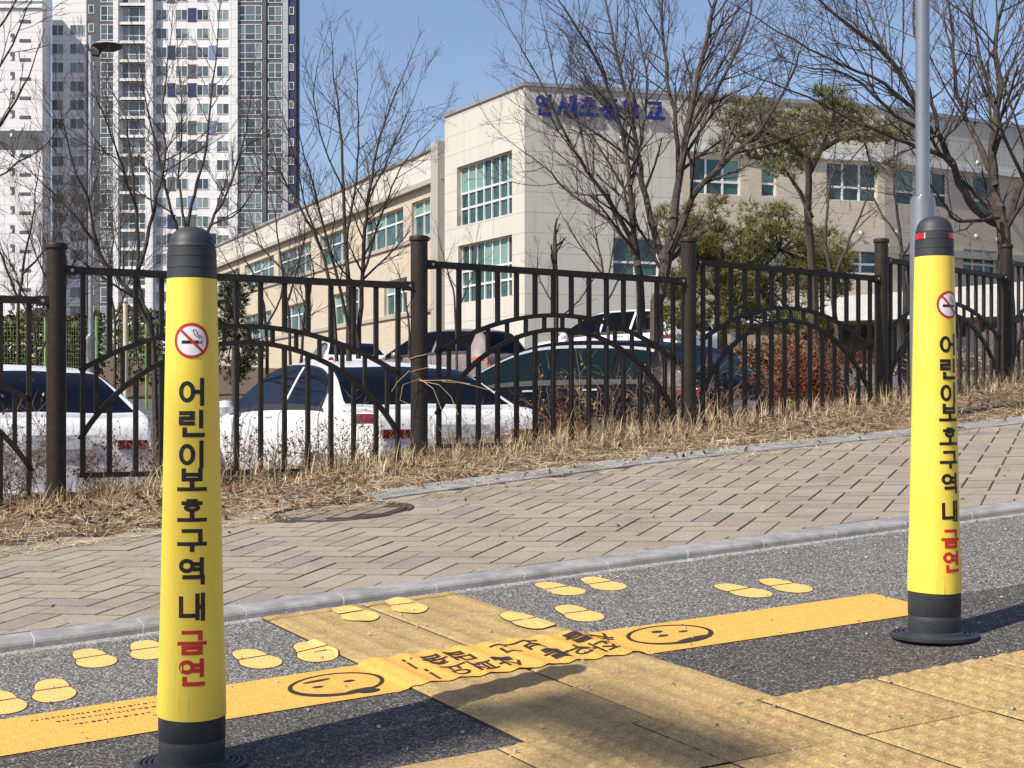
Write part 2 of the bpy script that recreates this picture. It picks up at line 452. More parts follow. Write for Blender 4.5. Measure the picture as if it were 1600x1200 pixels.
# rear edging stones, partly under the straw
mb = MB(); u = .55; rng = random.Random(9)
while u < 10:
    L = .5; vs = []
    for uu in (u, u + L - .01):
        for dv, dz in ((.12, -.03), (.12, .005), (.40, .010), (.40, -.03)):
            vs.append(pave(uu, VE(uu) + dv, dz + .002))
    mb.add(vs, [(0, 4, 5, 1), (1, 5, 6, 2), (2, 6, 7, 3), (0, 1, 2, 3), (7, 6, 5, 4)]); u += L
mb.build('edging', M['kerb'], kind='structure')

# inspection cover filled with paving blocks
cx, cy = G(MAN_U, MAN_V)
t = thing('manhole_cover', 'round block-filled inspection cover at the straw edge of the pavement', 'manhole cover', (cx, cy, WALK(MAN_U, MAN_V)))
def disc_pt(r, a, dz): return pave(MAN_U + r * math.cos(a), MAN_V + r * math.sin(a), dz)
mb = MB(); n = 48
prof = [(.322, -.01), (.318, .002), (.302, .003), (.298, -.008), (.288, -.008), (.286, .0025), (.276, .0025)]
vs = [disc_pt(r, 2 * math.pi * k / n, z) for r, z in prof for k in range(n)]
mb.add(vs, [(j * n + k, j * n + (k + 1) % n, (j + 1) * n + (k + 1) % n, (j + 1) * n + k) for j in range(len(prof) - 1) for k in range(n)])
mb.build('rim', M['joint'], t)
mb = MB()
vs = [disc_pt(r, 2 * math.pi * k / n, -.0018) for r in (.324, .48) for k in range(n)]
mb.add(vs, [(k, (k + 1) % n, n + (k + 1) % n, n + k) for k in range(n)], 0, .4)
mb.build('collar', M['paver'], t)
mb = MB(); mb.add([disc_pt(.287, 2 * math.pi * k / n, .0004) for k in range(n)], [tuple(range(n))]); mb.build('tray', M['joint'], t)
mb = MB(); rng = random.Random(2)
for i in range(-3, 4):                                  # rows of filling blocks, cut round
    v0, v1 = i * .1 - .045, i * .1 + .045
    for j in range(-3, 4):
        u0 = j * .2 + (i % 2) * .1 - .095; u1 = u0 + .19
        poly = []
        for a, b in ((u0, v0), ((u0 + u1) / 2, v0), (u1, v0), (u1, v1), ((u0 + u1) / 2, v1), (u0, v1)):
            r = math.hypot(a, b)
            if r > .274: a, b = a * .274 / r, b * .274 / r
            poly.append(pave(MAN_U + a * c45 - b * c45, MAN_V + a * c45 + b * c45, .003))
        if math.hypot((u0 + u1) / 2, (v0 + v1) / 2) < .27: mb.add(poly, [tuple(range(6))], 0, rng.random() * .9)
mb.build('filling', M['manhole_block'], t)

# ---------------------------------------------------------------- tactile paving
def strip_h(s, v):      # worn guide bars across the crossing strip
    f = (s % .075) / .075
    return (.0052 if v > -1.05 and v < -.68 else .0030) * smooth(1 - abs(f - .5) * 2.6)
def dome_h(s, v):
    a, b = (s % .05) / .05 - .5, (v % .05) / .05 - .5
    return .0068 * smooth(1.55 - math.hypot(a, b) * 3.9)
mb = MB(); rng = random.Random(11)
def tile(s0, s1, v0, v1, hf, n):
    tilt = (rng.uniform(-.0014, .0014), rng.uniform(-.0014, .0014)); g = .0022; dz = rng.uniform(0, .001); tone = rng.random()
    def fn(a, b):
        s, v = lerp(s0 + g, s1 - g, a), lerp(v0 + g, v1 - g, b); u = s - .1 * v
        x, y = G(u, v); e = min(a, 1 - a, b, 1 - b)
        return (x, y, ROAD(u, v) + .006 + dz + hf(s, v) * smooth(e * 14) + tilt[0] * (a - .5) + tilt[1] * (b - .5) - .0036 * (1 - smooth(e * 40 + .2)))
    mb.grid(fn, n, n, 0, tone)
for c in range(2):
    s0 = -.604 + .302 * c
    for v0, v1 in ((-.08, -.035), (-.405, -.08), (-.82, -.405), (-1.235, -.82), (-1.557, -1.235)):
        tile(s0, s0 + .302, v0, v1, strip_h, 44)
for r in range(3):
    for c in range(-9, 12):
        s0 = -.047 + .3125 * c
        v1 = -1.557 - .371 * r * .9
        tile(s0, s0 + .3125, v1 - .334, v1, dome_h, 40 if -3 < c < 6 and r < 2 else 8)
mb.build('tactile_paving', M['tactile'], kind='structure', sm=True)
ground_grid(-3.2, 4.2, -2.6, -1.5585, ROAD, 8, 2, .0008).build('tactile_bed', M['joint'], kind='structure')
mb = MB()
mb.add([(*G(s - .1 * v, v), ROAD(s - .1 * v, v) + .0012) for s, v in ((-.606, -1.56), (.002, -1.56), (.002, -.03), (-.606, -.03))], [(0, 1, 2, 3)])
mb.build('strip_bed', M['joint'], kind='structure')

def surf(u, v, lift):                                    # top of whatever is underfoot at (u, v)
    s = u + .1 * v
    z = ROAD(u, v) + lift
    k = smooth((s + .614) / .018) * smooth((.010 - s) / .018)
    if k > 0 and v > -1.56: z += k * (.0085 + strip_h(s, v))
    x, y = G(u, v); return (x, y, z)

# ---------------------------------------------------------------- hangul drawn stroke by stroke
JC = {'ㄱ': [(0,1,1,1),(1,1,1,0)], 'ㄴ': [(0,1,0,0),(0,0,1,0)], 'ㄷ': [(0,1,1,1),(0,1,0,0),(0,0,1,0)],
      'ㄹ': [(0,1,1,1),(1,1,1,.5),(0,.5,1,.5),(0,.5,0,0),(0,0,1,0)], 'ㅁ': [(0,1,1,1),(0,0,1,0),(0,0,0,1),(1,0,1,1)],
      'ㅂ': [(0,0,0,1),(1,0,1,1),(0,.52,1,.52),(0,0,1,0)], 'ㅅ': [(.5,1,0,0),(.48,.62,1,0)], 'ㅇ': ['o'],
      'ㅊ': [(.3,1,.7,1),(0,.72,1,.72),(.5,.72,0,0),(.5,.5,1,0)], 'ㅎ': [(.3,1,.7,1),(0,.76,1,.76),(.5,.27,.36,.27,'o')],
      'ㅍ': [(0,1,1,1),(0,0,1,0),(.28,1,.28,0),(.72,1,.72,0)], 'ㅈ': [(0,1,1,1),(.5,1,0,0),(.5,.6,1,0)]}
JV = {'ㅏ': [(.3,1,.3,0),(.3,.5,1,.5)], 'ㅓ': [(.8,1,.8,0),(-.25,.5,.8,.5)], 'ㅣ': [(.7,1,.7,0)], 'ㅕ': [(.8,1,.8,0),(-.2,.68,.8,.68),(-.2,.32,.8,.32)],
      'ㅐ': [(.15,.97,.15,.03),(.9,1,.9,0),(.15,.5,.9,.5)], 'ㅔ': [(-.35,.5,.25,.5),(.25,.97,.25,.03),(.95,1,.95,0)]}
JH = {'ㅗ': [(0,0,1,0),(.5,0,.5,1)], 'ㅜ': [(0,1,1,1),(.5,1,.5,0)], 'ㅡ': [(0,.5,1,.5)], 'ㅛ': [(0,0,1,0),(.32,0,.32,1),(.68,0,.68,1)]}
CHO = 'ㄱㄲㄴㄷㄸㄹㅁㅂㅃㅅㅆㅇㅈㅉㅊㅋㅌㅍㅎ'
JUNG = 'ㅏㅐㅑㅒㅓㅔㅕㅖㅗㅘㅙㅚㅛㅜㅝㅞㅟㅠㅡㅢㅣ'
JONG = ' ㄱㄲㄳㄴㄵㄶㄷㄹㄺㄻㄼㄽㄾㄿㅀㅁㅂㅄㅅㅆㅇㅈㅊㅋㅌㅍㅎ'
def strokes(ch):
    if ch == '!': return [(.5, .98, .5, .38), (.5, .12, .5, .02)]
    k = ord(ch) - 0xAC00
    c, v, f = CHO[k // 588], JUNG[k % 588 // 28], JONG[k % 28]
    out = []
    def put(jam, x0, y0, x1, y1):
        for q in jam:
            if q == 'o': out.append(('o', (x0 + x1) / 2, (y0 + y1) / 2, (x1 - x0) / 2, (y1 - y0) / 2))
            elif len(q) == 5: out.append(('o', lerp(x0, x1, q[0]), lerp(y0, y1, q[1]), q[2] * (x1 - x0), q[3] * (y1 - y0)))
            else: out.append((lerp(x0, x1, q[0]), lerp(y0, y1, q[1]), lerp(x0, x1, q[2]), lerp(y0, y1, q[3])))
    fin = f != ' '
    if v == 'ㅘ':
        put(JC[c], .14, .55, .54, .90); put(JH['ㅗ'], .04, .16, .62, .40); put(JV['ㅏ'], .70, .03, .97, .97)
    elif v in JV:
        if fin: put(JC[c], .08, .52, .52, .92); put(JV[v], .66, .40, .92, .97); put(JC[f], .22, .06, .90, .28)
        else: put(JC[c], .08, .16, .54, .84); put(JV[v], .66, .03, .94, .97)
    elif fin: put(JC[c], .20, .66, .80, .93); put(JH[v], .04, .42, .96, .50); put(JC[f], .20, .05, .80, .28)
    else: put(JC[c], .20, .52, .80, .92); put(JH[v], .03, .10, .97, .36)
    return out
def draw(mb, ch, mapf, t=.13, m=0, lift=0.):             # mapf(x, y, lift) -> 3-D point
    for k, q in enumerate(strokes(ch)):
        e = lift + k * .00012
        if q[0] == 'o':
            n = 24; _, cx, cy, rx, ry = q
            vs = []
            for i in range(n):
                a = 2 * math.pi * i / n; c, s_ = math.cos(a), math.sin(a)
                for d in (t / 2, -t / 2): vs.append(mapf(cx + max(.02, rx + d) * c, cy + max(.02, ry + d) * s_, e))
            mb.add(vs, [(2 * i, 2 * ((i + 1) % n), 2 * ((i + 1) % n) + 1, 2 * i + 1) for i in range(n)], m)
        else:
            x0, y0, x1, y1 = q; L = math.hypot(x1 - x0, y1 - y0); dx, dy = (x1 - x0) / L, (y1 - y0) / L
            ax, ay, bx, by = x0 - dx * t / 2, y0 - dy * t / 2, x1 + dx * t / 2, y1 + dy * t / 2; n = 6
            vs = []
            for i in range(n + 1):
                for d in (-t / 2, t / 2):
                    vs.append(mapf(lerp(ax, bx, i / n) - dy * d, lerp(ay, by, i / n) + dx * d, e))
            mb.add(vs, [(2 * i, 2 * i + 2, 2 * i + 3, 2 * i + 1) for i in range(n)], m)

# ---------------------------------------------------------------- yellow waiting line and its prints
tp = thing('waiting_line', 'long yellow adhesive waiting line across the road edge, rippled over the tactile strip', 'floor marking', (*G(-.3, -.88), ROAD(-.3, -.88)))
def tape_v(u):
    k = smooth((u + .75) / 1.9)
    return lerp(-.722, -.815, k), lerp(-1.022, -1.095, k)
mb = MB()
def tfn(a, b):
    u = lerp(-3.0, .985, a); v0, v1 = tape_v(u)
    s = u - .09
    if -.63 < s < .04:
        wob = .008 * math.cos(s / .075 * 2 * math.pi); v0 += wob * .6; v1 += wob
    v = lerp(v1, v0, b)
    if a > .999: u += .012 * (1 - b)
    return surf(u, v, .0018)
mb.grid(tfn, 560, 8)
mb.build('band', M['tape'], tp, sm=True)
def mark(name, parent, mat, fill): 
    m = MB(); fill(m); return m.build(name, mat, parent)
def smiley(cu, cv, r, flip):
    def f(m):
        def P(x, y, e=0): return surf(cu + x * r, cv + y * r, .0026 + e)
        n = 40
        vs = []
        for i in range(n):
            a = 2 * math.pi * i / n; th = .095 + (.13 * max(0, -math.sin(a + flip)) ** 2)
            for q in (1, 1 - th): vs.append(P(q * math.cos(a) * 1.08, q * math.sin(a)))
        m.add(vs, [(2 * i, 2 * ((i + 1) % n), 2 * ((i + 1) % n) + 1, 2 * i + 1) for i in range(n)])
        def blob(x, y, a, b, rot=0, k=1):
            n = 16
            m.add([P(x + a * math.cos(t) * math.cos(rot) - b * math.sin(t) * math.sin(rot), y + a * math.cos(t) * math.sin(rot) + b * math.sin(t) * math.cos(rot), .0003 * k)
                   for t in [2 * math.pi * i / n for i in range(n)]], [tuple(range(n))])
        if flip: blob(-.30, .52, .34, .085, .12); blob(.33, .1, .13, .09); blob(-.42, .0, .13, .08); blob(.28, -.80, .36, .13, .2); blob(.45, -.98, .24, .16, 0, 2)
        else: blob(-.12, .42, .15, .12); blob(-.2, -.02, .15, .09); blob(.42, .08, .13, .08); blob(.25, -.72, .55, .16, .22)
    return f
mark('smiling_face', tp, M['ink'], smiley(-.640, -.876, .108, .45))
mark('smiling_face', tp, M['ink'], smiley(.262, -.906, .108, 0))
def lettering(m, text, u0, v0, wd, ht, adv, t=.125):   # read from the other side of the line
    for i, ch in enumerate(text):
        if ch == ' ': continue
        draw(m, ch, lambda x, y, e: surf(u0 - (i * adv + x * wd), v0 - y * ht, .0028 + e), t)
mark('lettering', tp, M['ink'], lambda m: lettering(m, '차를 보고 멈춤!', .128, -.782, .064, .098, .0665))
mark('lettering', tp, M['ink'], lambda m: lettering(m, '좌우를 살펴요!', .075, -.905, .064, .098, .0665))
def fine_print(m):
    rng = random.Random(4)
    for row, (u0, u1, v) in enumerate(((-1.055, -1.335, -.775), (-1.06, -1.28, -.815), (-1.08, -1.25, -.86))):
        u = u0
        while u > u1:
            h = rng.uniform(.007, .016); l = rng.uniform(.003, .010)
            m.add([surf(u + a, v + b, .0026) for a, b in ((0, 0), (-l, 0), (-l, -h * .6), (0, -h))], [(0, 1, 2, 3)])
            u -= l + rng.uniform(.003, .008)
    n = 20
    for r in (.026,):
        vs = [surf(-1.015 + q * math.cos(2 * math.pi * i / n) * 1.3, -.785 + q * math.sin(2 * math.pi * i / n), .0026) for i in range(n) for q in (r, r - .007)]
        m.add(vs, [(2 * i, 2 * ((i + 1) % n), 2 * ((i + 1) % n) + 1, 2 * i + 1) for i in range(n)])
    m.add([surf(a, b, .0026) for a, b in ((-1.03, -.905), (-1.08, -.897), (-1.08, -.893), (-1.03, -.899))], [(0, 1, 2, 3)])
mark('fine_print', tp, M['ink2'], fine_print)

# ---------------------------------------------------------------- footprints waiting at the line
def outline_pts(kind, grow=0.):                           # y runs towards the toes
    n = 22; out = []
    if kind == 'sole':
        out = [(-.041 - grow, .004 - grow), (.041 + grow, .004 - grow)]
        for i in range(n):
            a = math.pi * i / (n - 1); c, s_ = math.cos(a), math.sin(a)
            out.append(((.052 + grow) * math.copysign(abs(c) ** .85, c), .050 + (.084 + grow) * s_))
    else:
        for i in range(n):
            a = math.pi * i / (n - 1); c, s_ = math.cos(a), math.sin(a)
            out.append(((.041 + grow) * math.copysign(abs(c) ** .7, c), -.005 + grow - (.100 + 2 * grow) * s_ ** .9))
        out = out[::-1]
    return out
FP = [(-1.378, -.544), (-1.25, -.50), (-1.112, -.211), (-.964, -.206), (-.741, -.483), (-.588, -.502), (-.366, -.158), (-.202, -.144),
      (.008, -.538), (.184, -.51), (.289, -.166), (.432, -.18), (.713, -.532), (.854, -.547)]
FL = ['yellow footprint marking cut by the left end of the road edge', 'yellow footprint marking left of the bollard, above the fine print',
      'yellow footprint marking near the kerb, farthest left of its row', 'yellow footprint marking near the kerb, half behind the near bollard',
      'yellow footprint marking just right of the near bollard', 'yellow footprint marking on asphalt touching the left tactile edge',
      'worn rippled yellow footprint on the left of the tactile strip by the kerb', 'worn rippled yellow footprint on the right of the tactile strip by the kerb',
      'yellow footprint marking folded over the right edge of the tactile strip', 'yellow footprint marking on asphalt just right of the tactile strip',
      'pale worn yellow footprint near the kerb, right of the tactile strip', 'pale worn yellow footprint nearest the kerb gravel, half rubbed away',
      'bright yellow footprint above the line end, left one of its pair', 'bright yellow footprint above the line end, right one of its pair']
for k, ((fu, fv), lb) in enumerate(zip(FP, FL)):
    o = thing('footprint_marking', lb, 'footprint marking', surf(fu, fv, 0), 'yellow footprints stuck on the road edge')
    ang = R(-4 + (k % 2) * 7); ca, sa = math.cos(ang), math.sin(ang); mir = -1 if k % 2 else 1; rng = random.Random(k)
    worn = .006 if 6 <= k <= 7 or 10 <= k <= 11 else .0015
    def pt(x, y, lift):
        x *= mir
        X, Y = x * ca - y * sa, x * sa + y * ca
        return surf(fu + X + .04 * Y * 0, fv - Y, lift)
    for kind in ('heel', 'sole'):
        for lay, grow, mat in (('outline', .0028, 'ink2'), ('print', 0, 'foot')):
            if lay == 'outline' and worn > .005: continue
            rr = MB(); pts = outline_pts(kind, grow); cx = sum(p[0] for p in pts) / len(pts); cy = sum(p[1] for p in pts) / len(pts)
            rings = []
            for f in (1, .8, .6, .4, .2):
                rings.append([(cx + (x - cx) * f, cy + (y - cy) * f) for x, y in pts])
            jig = [1 - rng.uniform(0, worn) * 8 * (1 if lay == 'print' else .3) for _ in pts]
            rings[0] = [(cx + (x - cx) * j, cy + (y - cy) * j) for (x, y), j in zip(rings[0], jig)]
            lift = .0010 if lay == 'outline' else .0017
            vs = [pt(x, y, lift) for rg in rings for x, y in rg] + [pt(cx, cy, lift)]
            n = len(pts); fs = [(j * n + i, j * n + (i + 1) % n, (j + 1) * n + (i + 1) % n, (j + 1) * n + i) for j in range(4) for i in range(n)]
            fs += [(4 * n + i, 4 * n + (i + 1) % n, 5 * n) for i in range(n)]
            rr.add(vs, fs); rr.build(kind if lay == 'print' else kind + '_outline', M[mat], o)

# ---------------------------------------------------------------- bollards
def bollard(x, y, z, label, text_deg, sign_deg, reflector, hb=.105, scale=1.):
    o = thing('bollard', label, 'bollard', (x, y, z), 'yellow no-smoking bollards')
    m = MB(); pr = [(.112, 0), (.113, .009), (.108, .0125), (.1025, .0125), (.1015, .0085), (.0985, .0085), (.0975, .0135), (.092, .0135), (.091, .0095), (.088, .0095), (.087, .0145), (.081, .0145), (.080, .0105), (.077, .0105), (.076, .016), (.066, .018)]
    m.lathe(pr, 56, c=(x, y, z)); m.build('base_plate', M['rubber'], o, True)
    m = MB(); pr = [(.064, .012), (.0655, .020), (.0665, .044), (.0665, .0555), (.0655, .0575), (.0655, .0590), (.0668, .061), (.0672, hb + .007)]
    m.lathe(pr, 56, c=(x, y, z)); m.build('lower_sleeve', M['rubber'], o, True)
    rad = lambda h: interp(h, [(.095, .0688), (.16, .0680), (.30, .0632), (.50, .0590), (.75, .0545), (.985, .0500)])
    rng = random.Random(int(x * 100))
    wr = [(-.19, .145, .05, .0012), (.08, .135, .035, .0014), (-.33, .20, .045, .001), (-.12, .20, .04, .0011)]
    def rr(h, a):
        q = rad(h)
        for wa, wh, wl, amp in wr:
            d = (a + 1.5708 - wa - .2 * (h - wh)) / .022
            q += amp * math.exp(-d * d) * math.exp(-((h - wh) / (wl * .5)) ** 2)
        return q
    m = MB()
    def cov(a, b):
        an = 2 * math.pi * a; h = lerp(hb, .985, b) + .0016 * math.sin(an * 2 + 1) * (1 - b)
        q = rr(h, an - 2 * math.pi if an > math.pi else an)
        return (x + q * math.cos(an), y + q * math.sin(an), z + h)
    m.grid(cov, 160, 70); m.build('cover', M['cover'], o, True)
    m = MB()
    pr = [(.0496, .980), (.0496, 1.003), (.0488, 1.0035), (.0488, 1.006), (.0496, 1.0065), (.0494, 1.026), (.0484, 1.0266), (.0484, 1.029), (.0492, 1.0297), (.0487, 1.045), (.0474, 1.0455),
          (.0474, 1.049), (.0480, 1.0495), (.0476, 1.053), (.0462, 1.0545), (.0455, 1.059), (.0425, 1.069), (.036, 1.079), (.026, 1.0865), (.013, 1.0905), (.0002, 1.0915)]
    m.lathe(pr, 56, c=(x, y, z)); m.build('cap', M['rubber'], o, True)
    if reflector:
        m = MB()
        for d0, d1 in ((-85, -42), (30, 75), (130, 180), (200, 240)):
            for a0, a1, k in ((d0, d1 - 3, 0), (d1 - 3, d1, 1)):
                m.lathe([(.0502, 1.030), (.0500, 1.0445)], 8, k, c=(x, y, z), a0=R(-90 + a0), a1=R(-90 + a1))
        m.build('reflector_band', [M['reflect_red'], M['reflect_white']], o)
    def onto(deg, h0, dr):                                # wrap flat artwork round the pole
        def f(px_, py_):
            h = h0 + py_; a = R(deg - 90) + px_ / rad(h); q = rr(h, a) + dr
            return (x + q * math.cos(a), y + q * math.sin(a), z + h)
        return f
    f0 = onto(sign_deg, .859, .0006)
    def ring(m, r0, r1, k, dr):
        f = onto(sign_deg, .859, dr); n = 48
        m.add([f(q * math.cos(2 * math.pi * i / n), q * math.sin(2 * math.pi * i / n)) for i in range(n) for q in (r0, r1)],
              [(2 * i, 2 * ((i + 1) % n), 2 * ((i + 1) % n) + 1, 2 * i + 1) for i in range(n)], k)
    m = MB()
    for a, b in ((.0, .010), (.010, .020), (.020, .030)): ring(m, a + 1e-5, b, 1, .0006)
    ring(m, .0295, .0352, 0, .0011)
    f = onto(sign_deg, .859, .0010)
    def strip(p0, p1, t, k, n=10, f=None):
        L = math.hypot(p1[0] - p0[0], p1[1] - p0[1]); dx, dy = (p1[0] - p0[0]) / L, (p1[1] - p0[1]) / L
        vs = [f(lerp(p0[0], p1[0], i / n) - dy * s_ * t / 2, lerp(p0[1], p1[1], i / n) + dx * s_ * t / 2) for i in range(n + 1) for s_ in (-1, 1)]
        m.add(vs, [(2 * i, 2 * i + 2, 2 * i + 3, 2 * i + 1) for i in range(n)], k)
    fc = onto(sign_deg, .859, .0009)
    strip((-.0195, -.003), (.0140, -.003), .0066, 2, 8, fc); strip((.0155, -.003), (.0175, -.003), .0066, 2, 2, fc); strip((.0190, -.003), (.0210, -.003), .0066, 2, 2, fc)
    sm1 = [(.0205, .003), (.0200, .008), (.0160, .010), (.0105, .0125), (.0115, .017), (.0085, .020), (.0035, .0215), (.0025, .018), (.005, .0155), (.006, .012), (.0095, .0085), (.015, .0075), (.0170, .003)]
    for a, b in zip(sm1, sm1[1:]): strip(a, b, .0014, 2, 2, fc)
    fr = onto(sign_deg, .859, .0014)
    strip((-.0215, .0215), (.0215, -.0215), .0056, 0, 12, fr)
    m.build('no_smoking_sign', [M['sign_red'], M['sign_white'], M['letter_black']], o)
    m = MB(); mr = MB(); H = 1.09
    for ch, py, sz in zip('어린이보호구역내금연', (607, 655, 701, 739, 785, 830, 876, 929, 982, 1027), (1, 1, 1, .92, .98, .98, 1, 1, .98, 1)):
        h = .391 - (650 - 355) / F * 3.18 + (650 - py) / F * 3.18 + .6999
        wd, ht = (.052, .0505) if sz == 1 else (.054, .046)
        fm = lambda X, Y, e: onto(text_deg, h, .0006 + e)((X - .5) * wd, (Y - .5) * ht)
        draw(mr if ch in '금연' else m, ch, fm, .165)
    m.build('lettering', M['letter_black'], o); mr.build('red_lettering', M['letter_red'], o)
    o.scale = (scale,) * 3
    return o
bollard(-.647, 3.105, -.709, 'yellow no-smoking bollard with plain black cap, nearest the camera on the left', 12, 11, False)
bollard(1.0645, 3.872, -.5575, 'yellow no-smoking bollard with red reflectors round its cap, standing at the line end', 26, 29, True, .120, .972)

# ---------------------------------------------------------------- fence
PT = [.80, .82, .861, 1.01, 1.133, 1.27, 1.39, 1.55, 1.70]       # post tops
RT = [.44, .5875, .742, .868, .995, 1.135, 1.262, 1.41]          # panel tops, panel k between post k and k + 1
POSTL = ['', 'dark brown fence post at the far left beside the white saloon', 'dark brown fence post left of the near bollard', 'dark brown fence post wrapped with a dry vine in front of the two saloons',
         'dark brown fence post in front of the tree trunk and navy car', 'dark brown fence post left of the yellow bollard with red reflectors', 'dark brown fence post under the large bare tree on the right', '', '']
PANL = ['', 'railing left of the leftmost post, over pale twigs', 'railing behind the near bollard with white cars behind', 'railing in front of the navy car',
        'railing in front of the rust red shrub', 'railing behind the bollard with red reflectors', 'railing cut by the right edge beyond the last post', '']
for k in range(1, 8):
    x, y = FENCE[k]; u, v = UV(x, y); zb = WALK(u, v) - .05; zt = PT[k]
    o = thing('fence_post', POSTL[k] or 'dark brown fence post farthest along the fence', 'fence post', (x, y, zb), 'round brown fence posts')
    m = MB(); m.lathe([(.048, 0), (.048, zt - .035 - zb)], 28, c=(x, y, zb)); m.build('shaft', M['fence'], o, True)
    m = MB(); m.lathe([(.050, 0), (.056, .004), (.056, .022), (.053, .028), (.030, .034), (.0002, .036)], 28, c=(x, y, zt - .036)); m.build('cap', M['fence'], o, True)
for k in range(0, 7):
    if k == 0: continue
    (x0, y0), (x1, y1) = FENCE[k], FENCE[k + 1]; L = math.hypot(x1 - x0, y1 - y0); dx, dy = (x1 - x0) / L, (y1 - y0) / L
    top = RT[k]; bot = top - 1.05
    o = thing('steel_railing', PANL[k], 'railing', (x0, y0, bot), 'dark brown arched steel railings between the fence posts')
    def P(s, z): return Vector((x0 + dx * s, y0 + dy * s, z))
    a, b = .115, L - .115; mid, half = (a + b) / 2, (b - a) / 2
    m = MB(); m.bar(P(a - .03, top - .018), P(b + .03, top - .018), .019, .018); m.build('top_rail', M['fence'], o)
    m = MB(); m.bar(P(a, bot + .013), P(b, bot + .013), .012, .013); m.build('bottom_rail', M['fence'], o)
    def arc(ap, en):
        sag = en - ap; Rr = (half * half + sag * sag) / (2 * sag)
        return lambda s: top - ap - (Rr - math.sqrt(max(0, Rr * Rr - (s - mid) ** 2)))
    up, lo = arc(.27, .515), arc(.355, .86)
    for f in (up, lo):
        m = MB(); n = 36
        pts = [P(lerp(a, b, i / n), f(lerp(a, b, i / n))) for i in range(n + 1)]
        side = Vector((-dy, dx, 0)); vs = []
        for i, p in enumerate(pts):
            d = (pts[min(i + 1, n)] - pts[max(i - 1, 0)]).normalized(); nn = d.cross(side)
            for e, g_ in ((-.0115, -.0125), (.0115, -.0125), (.0115, .0125), (-.0115, .0125)): vs.append(p + side * e + nn * g_)
        m.add(vs, [(i * 4 + j, i * 4 + (j + 1) % 4, i * 4 + 4 + (j + 1) % 4, i * 4 + 4 + j) for i in range(n) for j in range(4)])
        m.build('arch', M['fence'], o)
    nb = 14; st = (b - a - .03) / (nb - 1)
    for i in range(nb):
        s = a + .015 + st * i
        if i in (0, nb - 1):
            m = MB(); m.bar(P(s, bot + .02), P(s, top - .03), .0115, .0115, up=(dx, dy, 0)); m.build('stile', M['fence'], o)
            continue
        m = MB()
        m.bar(P(s, up(s) + .008), P(s, top - .03), .0115, .0115, up=(dx, dy, 0)); m.build('baluster', M['fence'], o)
        m = MB()
        m.bar(P(s, bot + .02), P(s, lo(s) - .008), .0115, .0115, up=(dx, dy, 0)); m.build('baluster', M['fence'], o)
    for i in range(nb - 1):
        s = a + .015 + st * (i + .5)
        if up(s) - lo(s) < .02: continue
        m = MB(); m.bar(P(s, lo(s) + .008), P(s, up(s) - .008), .010, .010, up=(dx, dy, 0)); m.build('spacer', M['fence'], o)
    for s, e in ((a - .035, -1), (b + .035, 1)):
        m = MB(); m.box(P(s + e * .012, top - .02), (.026, .026, .024), rot=Matrix.Rotation(math.atan2(dy, dx), 3, 'Z'))
        m.tube([P(s + e * .01, top - .02) - Vector((-dy, dx, 0)) * .03, P(s + e * .01, top - .02) - Vector((-dy, dx, 0)) * .036], .009, 6, 1, cap=True)
        m.build('bracket', [M['fence'], M['galv']], o)
